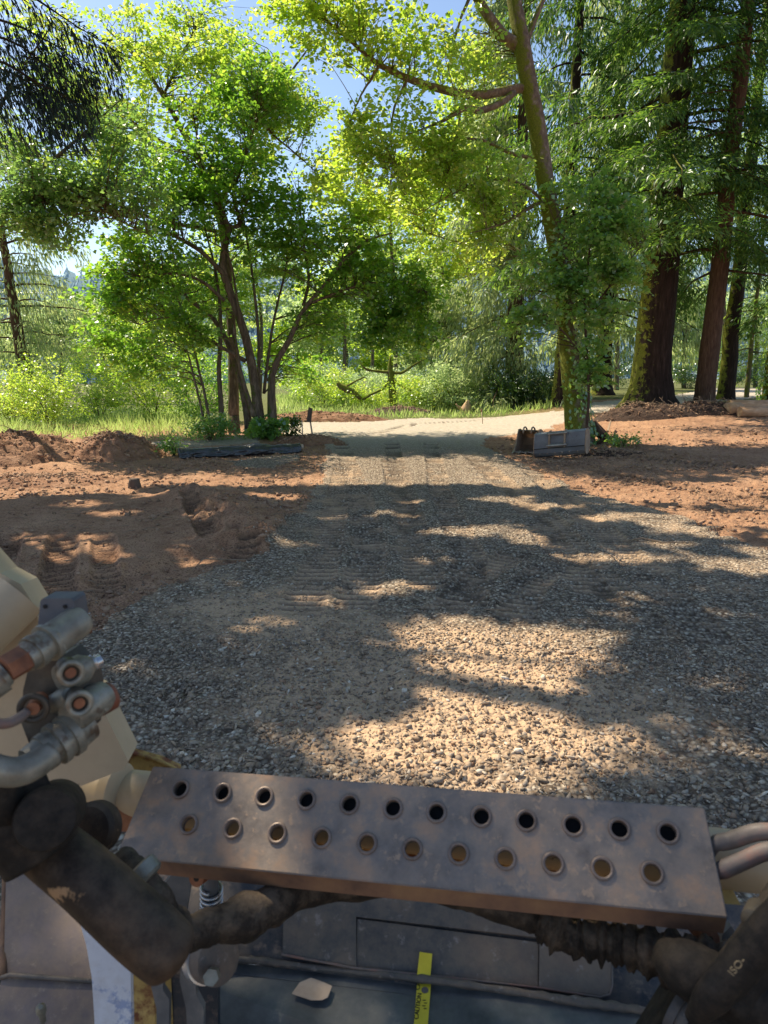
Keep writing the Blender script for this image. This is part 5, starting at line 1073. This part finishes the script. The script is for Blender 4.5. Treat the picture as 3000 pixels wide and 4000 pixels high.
for a in (0, wl-.001):
    bm = bmesh.new(); prism(bm, [pt(o_, a-.006, y, z) for y, z in [(0, .47), (-.016, .30), (-.008, .15), (.025, .06), (.085, .0), (.18, -.03), (.34, -.01), (.42, .08), (.44, .2), (.34, .42), (.16, .5)]], wx*.016); bmobj('side_plate', bm, M_BKTIN, tw_, bevel=.002)
bm = bmesh.new(); prism(bm, [pt(o_, .0, 0, .46), pt(o_, 0, .17, .49), pt(o_, 0, .17, .475), pt(o_, 0, 0, .446)], wx*wl); bmobj('top_sheet', bm, M_BKT, tw_)
bm = bmesh.new(); prism(bm, [pt(o_, 0.01, -.017, .155), pt(o_, .01, -.017, .17), pt(o_, .01, -.005, .17), pt(o_, .01, -.005, .155)], wx*(wl-.02)); bmobj('seam', bm, M_BLACK, tw_)
for a in (.30, .60):
    a *= wl; bm = bmesh.new(); prism(bm, [pt(o_, a, y, z) for y, z in [(.06, .52), (-.05, .51), (-.08, .44), (-.075, .20), (-.055, .165), (-.01, .19), (-.02, .42), (.03, .46)]], wx*.034); bmobj('mounting_ear', bm, M_BKTIN, tw_, bevel=.002)
for z in (.215, .455):
    bm = bmesh.new(); cyl(bm, pt(o_, .27*wl, -.055, z), pt(o_, .66*wl, -.055, z), .032, k=16); bmobj('mounting_pin', bm, M_SHINY, tw_, True)
for a in (.12, .27, .42, .56, .70, .86):
    bm = bmesh.new(); c_ = pt(o_, a*wl, .035, .062); cyl(bm, c_, c_+(-back*.8-zz*.6)*.018, .012, k=10); bmobj('bolt_head', bm, M_CARD, tw_)
o2 = G(1114, 976); w2 = Vector((.87, -.46, 0.02)).normalized(); b2 = Vector((-w2.y, w2.x, 0)); wl2 = .46
def pt2(a, y, z): return o2+w2*a+b2*y+zz*z
tt_ = thing('excavator_bucket', 'narrow toothed digging bucket with rusty open mouth facing the camera', 'bucket', o2)
SH = [(-.2, .015), (.02, .02), (.30, .03), (.44, .12), (.46, .28), (.38, .42), (.24, .47), (.13, .45)]
bm = bmesh.new(); L_ = [[bm.verts.new(pt2(a, y, z)) for y, z in SH] for a in (0.02, wl2)]
for i in range(len(SH)-1): bm.faces.new((L_[0][i], L_[1][i], L_[1][i+1], L_[0][i+1]))
bmesh.ops.solidify(bm, geom=bm.faces[:], thickness=.015); bmobj('shell', bm, M_BKTIN, tt_)
for a in (0, wl2):
    bm = bmesh.new(); prism(bm, [pt2(a, y, z) for y, z in [(-.22, .0), (.30, .01), (.46, .11), (.48, .29), (.40, .44), (.25, .49), (.12, .49), (.08, .42), (-.04, .16), (-.16, .05)]], w2*.02); bmobj('side_plate', bm, M_BKTIN, tt_, bevel=.003)
bm = bmesh.new(); prism(bm, [pt2(-.01, -.24, .01), pt2(-.01, -.15, .015), pt2(-.01, -.15, .035), pt2(-.01, -.24, .025)], w2*(wl2+.05)); bmobj('cutting_edge', bm, M_SHINY, tt_, bevel=.003)
for i in range(4):
    a = .0+i*.145; bm = bmesh.new(); v = [pt2(a, -.2, .05), pt2(a+.055, -.2, .05), pt2(a+.055, -.2, .0), pt2(a, -.2, .0), pt2(a+.015, -.34, .015), pt2(a+.04, -.34, .015), pt2(a+.04, -.34, .003), pt2(a+.015, -.34, .003)]
    v = [bm.verts.new(q) for q in v]
    for f in ((0, 1, 2, 3), (7, 6, 5, 4), (0, 4, 5, 1), (1, 5, 6, 2), (2, 6, 7, 3), (3, 7, 4, 0)): bm.faces.new([v[q] for q in f])
    bmobj('tooth', bm, M_SHINY, tt_, bevel=.003)
for a in (.12, .30):
    g = Geo(); g.tube([pt2(a, y, z) for y, z in [(.10, .40), (.11, .47), (.16, .52), (.25, .53), (.34, .50), (.42, .43)]], .018, 8); g.build('mounting_ear', M_BKTIN, tt_, True)

# ------------------------------------------------------------------ black plastic roll
M_FILM = rough_mat('black_plastic_film', [(.3, (.010, .012, .018)), (.7, (.022, .026, .036))], 6, .2, 0, ((7, .7, .04), (24, .3, .008)), (1, 3, 3), 1.0)
p0, p1 = G(386, 990), G(648, 977); ax = (p1-p0); L_ = ax.length; ax.normalize(); sd_ = Vector((-ax.y, ax.x, 0)); nx_, nk = 140, 36
tR = thing('plastic_sheeting_roll', 'long wrinkled black plastic sheeting roll lying on the soil before the multi stemmed tree', 'plastic roll', p0)
u = np.linspace(0, 1, nx_)[:, None]; a = np.linspace(0, 2*np.pi, nk, endpoint=False)[None]
r_ = .105*(1+.4*fbm(u*13+a*1.2, a*1.9+u*5, 3, 201)+.12*fbm(u*40+a*2, a*2-u*11, 3, 203)+.3*fbm(u*5+0*a, 0*a+0*u, 2, 77)); bulge = np.exp(-((u-.63)/.09)**2)
yy = np.cos(a)*r_*1.25-.16*bulge*np.clip(-np.cos(a), 0, 1)-.12*np.clip(-np.sin(a)-.2, 0, 1)*np.clip(-np.cos(a), 0, 1)*(1+2*fbm(u*20+0*a, 0*a+0*u, 2, 7)); z_ = np.maximum(np.sin(a)*r_+.085+.05*bulge*np.clip(np.sin(a), 0, 1), .004)
base_ = np.array(p0)[None, None]+np.array(ax)*(u*L_)[..., None]+np.array(sd_)*yy[..., None]; base_[..., 2] = float(p0.z)+u*float(p1.z-p0.z)+z_
i = np.arange(nx_-1)[:, None]*nk; j = np.arange(nk)[None]; j2 = (j+1) % nk
Vr = np.vstack([base_.reshape(-1, 3), base_[0].mean(0), base_[-1].mean(0)]); T_ = np.vstack([np.stack([np.full(nk, nx_*nk), (j2)[0], j[0]], -1), np.stack([np.full(nk, nx_*nk+1), (nx_-1)*nk+j[0], (nx_-1)*nk+j2[0]], -1)])
link('film', mesh_np('film', Vr, np.stack([i+j, i+j2, i+nk+j2, i+nk+j], -1).reshape(-1, 4), T_, True), M_FILM, tR)
bm = bmesh.new(); c_ = p1+zz*.12; cyl(bm, c_-ax*.05, c_+ax*.07, .055, k=20); bmobj('cardboard_core', bm, M_CARD, tR, True)

# ------------------------------------------------------------------ mounds of soil
M_SOIL = rough_mat('mound_soil', [(.3, (.16, .08, .048)), (.5, (.28, .15, .09)), (.7, (.42, .25, .16))], 2.5, .95, 0, ((9, .8, .06), (35, .8, .02)), None, .15, (14, .56, .7, (.34, .2, .13)))
def mound(name, label, px, py, rx, ry, hh, cat='soil mound', seed=0, pw=1.0, mat=None, sticks=6, amp=.22):
    c = G(px, py); n_, m_ = 64, 110; r = np.linspace(0, 1.25, n_)[:, None]; a = np.linspace(0, 2*np.pi, m_, endpoint=False)[None]
    wob = 1+.35*fbm(np.cos(a)*1.3+seed, np.sin(a)*1.3, 3, seed); x = c.x+rx*r*np.cos(a)*wob; y = c.y+ry*r*np.sin(a)*wob
    p = np.clip(1-r**2, 0, 1)**pw+0*a; z = hm(x, y)-.03+hh*p*(1+amp*2.4*fbm(x*1.6, y*1.6, 4, seed+5))+ (np.abs(fbm(x*4.5, y*4.5, 4, seed+9))*.32+fbm(x*16, y*16, 3, seed+3)*.07)*np.clip(p*2, 0, 1)*min(1, hh*2)-.08*np.clip(r-1, 0, 1)
    i = np.arange(n_-1)[:, None]*m_; j = np.arange(m_)[None]; j2 = (j+1) % m_
    t = thing(name, label, cat, c)
    link('soil', mesh_np('soil', np.stack([x, y, z], -1).reshape(-1, 3), np.stack([i+j, i+m_+j, i+m_+j2, i+j2], -1).reshape(-1, 4)[:, ::-1], None, True), mat or M_SOIL, t)
    fx, fy, fz = x.ravel(), y.ravel(), z.ravel(); g = Geo()
    for q in range(sticks):
        k = rng.integers(m_*6, m_*(n_-22)); s = np.array([fx[k], fy[k], fz[k]+.02]); d_ = rng.normal(size=3); d_[2] = abs(d_[2])*.3; d_ /= np.linalg.norm(d_); l_ = (.15+.5*rng.random()**2)*(.6+hh)
        g.tube([s-d_*.03, s+d_*l_*.5+rnd(1, .04)[0], s+d_*l_+np.array([0, 0, -.25*l_])+rnd(1, .05)[0]], [.009, .007, .003], 5, .15)
    if sticks: tag(g.build('roots', WOODLIT, t, True), kind='stuff')
    cl = []; k = rng.integers(m_*2, m_*(n_-8), 900); s = .012+.05*rng.random(900)**3*(.5+hh); v, f, aa = stones(fx[k], fy[k], fz[k]+s*.2, s, OV, OF, (1, .9, .7))
    link('clods', mesh_np('clods', v, None, f, False, {'v': aa}), CM, t)
    return t
mA = mound('soil_mound', 'reddish brown soil mound at the left edge with a sunlit crumbly top', 45, 990, 1.35, 1.25, .52, seed=11, sticks=16)
mB = mound('soil_mound', 'dark brown soil mound with pale roots just left of the black plastic roll', 248, 985, 1.15, .95, .47, seed=23, sticks=22)
mound('soil_mound', 'low spread of dug earth in front of the left edge mound', 90, 1040, 1.4, .7, .13, seed=31, sticks=10)
mound('soil_mound', 'small heap of dark earth right of the plastic roll beside the survey stakes', 670, 958, .95, .5, .20, seed=37, sticks=5)
mound('soil_mound', 'far row of reddish excavated earth behind the stakes', 700, 908, 2.6, .8, .32, seed=41, sticks=20)
mound('soil_mound', 'low pile of dark brush debris under the dead mossy tree', 862, 893, 1.5, .7, .28, seed=43, sticks=50, mat=rough_mat('dark_debris', [(.3, (.04, .02, .018)), (.7, (.13, .075, .06))], 6, .9, 0, ((20, .8, .04),)))
M_DUFF = rough_mat('root_duff', [(.3, (.035, .02, .014)), (.55, (.08, .045, .03)), (.75, (.17, .10, .065))], 5, .95, 0, ((18, 1, .05), (50, .8, .02)))
mound('root_mound', 'mound of dark roots and duff around the foot of the massive spruce', 1395, 898, 1.5, .9, .34, 'root mound', 51, .8, M_DUFF, 90)
mound('root_mound', 'mound of dark roots and soil around the foot of the slimmer conifer', 1530, 893, 1.5, .8, .36, 'root mound', 57, .8, M_DUFF, 60)
mound('root_mound', 'small tangle of roots and soil right of the leaning alder base', 1320, 980, .75, .35, .12, 'root mound', 61, .8, M_DUFF, 30)
mound('soil_mound', 'thin spread of loose soil below the wide grey bucket', 1200, 1000, .8, .25, .05, seed=67, sticks=14)

# stump, sticks, stakes, logs
M_STUMP = rough_mat('stump_wood', [(.3, (.07, .05, .04)), (.7, (.16, .11, .08))], 9, .9, 0, ((30, .7, .01),), (1, 1, .3))
M_CUT = rough_mat('cut_wood', [(.3, (.40, .24, .13)), (.7, (.58, .40, .24))], 12, .8, 0, ((40, .3, .005),))
c_ = G(291, 1052); t = thing('tree_stump', 'small dark sawn stump standing alone on the bare soil at the left', 'stump', c_)
g = Geo(); g.tube([c_-zz*.05, c_+zz*.03, c_+zz*.09, c_+zz*.125], [.105, .088, .08, .08], 14, .12); g.build('trunk', M_STUMP, t, True)
bm = bmesh.new(); cyl(bm, c_+zz*.1255, c_+zz*.13, .072, k=18); bmobj('cut_face', bm, M_STUMP, t)
for i_, (lb, p, r) in enumerate([
    ('short thick stick lying on the flat brown soil at the left', [(348, 1120, .03), (353, 1134, .02), (357, 1146, .035)], [.014, .016, .022]),
    ('thin pale branch lying across the right side of the gravel', [(1345, 1176, .03), (1385, 1172, .05), (1430, 1178, .03), (1490, 1178, .03)], [.006, .008, .007, .004]),
    ('thin root lying along the left edge of the gravel', [(415, 1238, .02), (440, 1218, .05), (500, 1216, .03), (570, 1212, .02)], [.004, .006, .005, .003]),
    ('broken dark branch lying on the sunlit soil right of the buckets', [(1300, 935, .02), (1312, 945, .15), (1318, 930, .25)], [.02, .03, .02]),
    ('slender stick lying in the gravel near the middle track marks', [(1045, 1322, .02), (1075, 1328, .04), (1105, 1324, .02)], [.004, .005, .003]),
    ('slim root curling over the soil left of the driveway', [(840-280, 1108, .02), (590, 1098, .06), (620, 1090, .03)], [.005, .006, .003]),
    ('slender twig on the brown soil right of the gravel edge', [(1360, 1120, .02), (1400, 1128, .05), (1450, 1126, .02)], [.005, .006, .003])]):
    P0 = [G(a, b)+zz*c for a, b, c in p]; t = Geo(); t.tube(P0, r, 8, .15); tag(t.build('stick', WOODLIT if i_ else M_CARD, None, True), lb, 'stick')
g = Geo(); P0 = W(472, 938, 13.3); g.tube([W(430, 955, 13.2), W(455, 944, 13.2), P0], [.05, .045, .04], 9, .1)
c_ = G(240, 960)
g = Geo(); dd = gdepth(248, 985); g.tube([W(235, 958, dd+.3), W(248, 945, dd+.2), W(262, 934, dd+.15)], [.04, .045, .035], 9, .12)
tag(g.build('log_piece', M_CARD, None, True), 'stubby broken log sticking out of the top of the right soil mound', 'log')
def stake(label, rows, mat, flag=None):
    t = thing('survey_stake', label, 'stake', rows[0]); g = Geo(); g.tube([r_ for r_ in rows], .014, 5); g.build('shaft', mat, t); return t
s_ = G(672, 948); t = thing('survey_stake', 'wooden lath with a dark broad head standing behind the small earth heap', 'stake', s_)
ds = gdepth(672, 948); bm = bmesh.new(); prism(bm, [W(674, 950, ds), W(678, 950, ds), W(671, 905, ds), W(668, 905, ds)], (0, .02, 0)); bmobj('shaft', bm, M_CARD, t)
bm = bmesh.new(); prism(bm, [W(662, 911, ds-.01), W(672, 913, ds-.01), W(675, 882, ds-.01), W(666, 880, ds-.01)], (0, .03, 0)); bmobj('head', bm, M_STUMP, t)
s_ = G(652, 950); t = thing('survey_stake', 'thin bare stake with a crooked twig just left of the broad headed lath', 'stake', s_); g = Geo(); g.tube([W(654, 950, ds), W(652, 908, ds)], .016, 5)
g.build('shaft', M_CARD, t); g = Geo(); g.tube([W(660, 950, ds), W(654, 938, ds), W(640, 928, ds)], [.018, .016, .01], 5); g.build('twig', M_STUMP, t)
dk = gdepth(1042, 917); t = thing('survey_stake', 'thin leaning survey stake in the sunlit gravel beyond the shade', 'stake', G(1042, 917)); g = Geo(); g.tube([W(1043, 917, dk), W(1040, 886, dk)], .015, 5); g.build('shaft', M_CARD, t)
g = Geo(); g.tube([W(1040, 890, dk), W(1039.6, 884, dk)], .02, 6); g.build('painted_tip', M_ORUST, t)
M_LOG = rough_mat('peeled_log', [(.3, (.42, .22, .12)), (.55, (.65, .40, .24)), (.75, (.78, .56, .38))], 3, .85, 0, ((10, .6, .03), (30, .4, .01)), (1, 3, 3))
dl = 20.5
for lb, p, r in [('long peeled orange log lying behind the conifers at the right edge', [(1575, 876), (1640, 866), (1760, 852)], .23), ('short log lying in front of the long peeled log', [(1598, 884), (1640, 880), (1720, 878)], .15)]:
    g = Geo(); q = [W(a, b, dl-(.6 if r < .2 else 0)) for a, b in p]; q = [Vector((v.x, v.y, float(hm(v.x, v.y))+r*.9)) for v in q]; g.tube(q, [r, r*.96, r*.9], 20, .05)
    t = thing('log', lb, 'log', q[0]); g.build('bark', M_LOG, t, True); ax_ = (q[0]-q[1]).normalized(); bm = bmesh.new(); cyl(bm, q[0]+ax_*.001, q[0]+ax_*.01, r*.93, k=24); bmobj('cut_face', bm, M_CUT, t)
c_ = W(1585, 886, 20.4); c_.z = float(hm(c_.x, c_.y)); g = Geo(); g.tube([c_+Vector((-.25, -.1, .16)), c_+Vector((.25, .1, .18))], [.19, .2], 14, .08); tag(g.build('log_round', M_CUT, None, True), 'short sawn round of wood standing at the foot of the slimmer conifer', 'log')
c_ = W(1008, 886, 28); g = Geo(); g.tube([c_+zz*-.2, c_+zz*.1, c_+Vector((.05, 0, .4))], [.32, .2, .05], 9, .25); g.tube([c_+Vector((-.2, 0, 0)), c_+Vector((-.45, -.2, .25))], [.08, .03], 6, .2)
tag(g.build('tree_stump', M_CUT, None, True), 'pale splintered stump at the far edge of the driveway before the drooping spruce', 'stump')
# two overhead wires at the left
for lb, a, b in (('thin wire crossing the left side below the shaded foliage, lower of two', (-300, 621), (420, 634)), ('thin wire crossing the left side of the sky, higher of two', (-300, 398), (420, 418))):
    g = Geo(); q = [W(*a, 34), (W(*a, 34)+W(*b, 34))/2-zz*.12, W(*b, 34)]; g.tube(q, .011, 5); tag(g.build('overhead_wire', M_SILVER), lb, 'wire')
for o in list(bpy.data.objects):
    if o.type == 'MESH' and o.data.users == 0: pass
print('verts', sum(len(o.data.vertices) for o in COL.objects if o.type == 'MESH'))
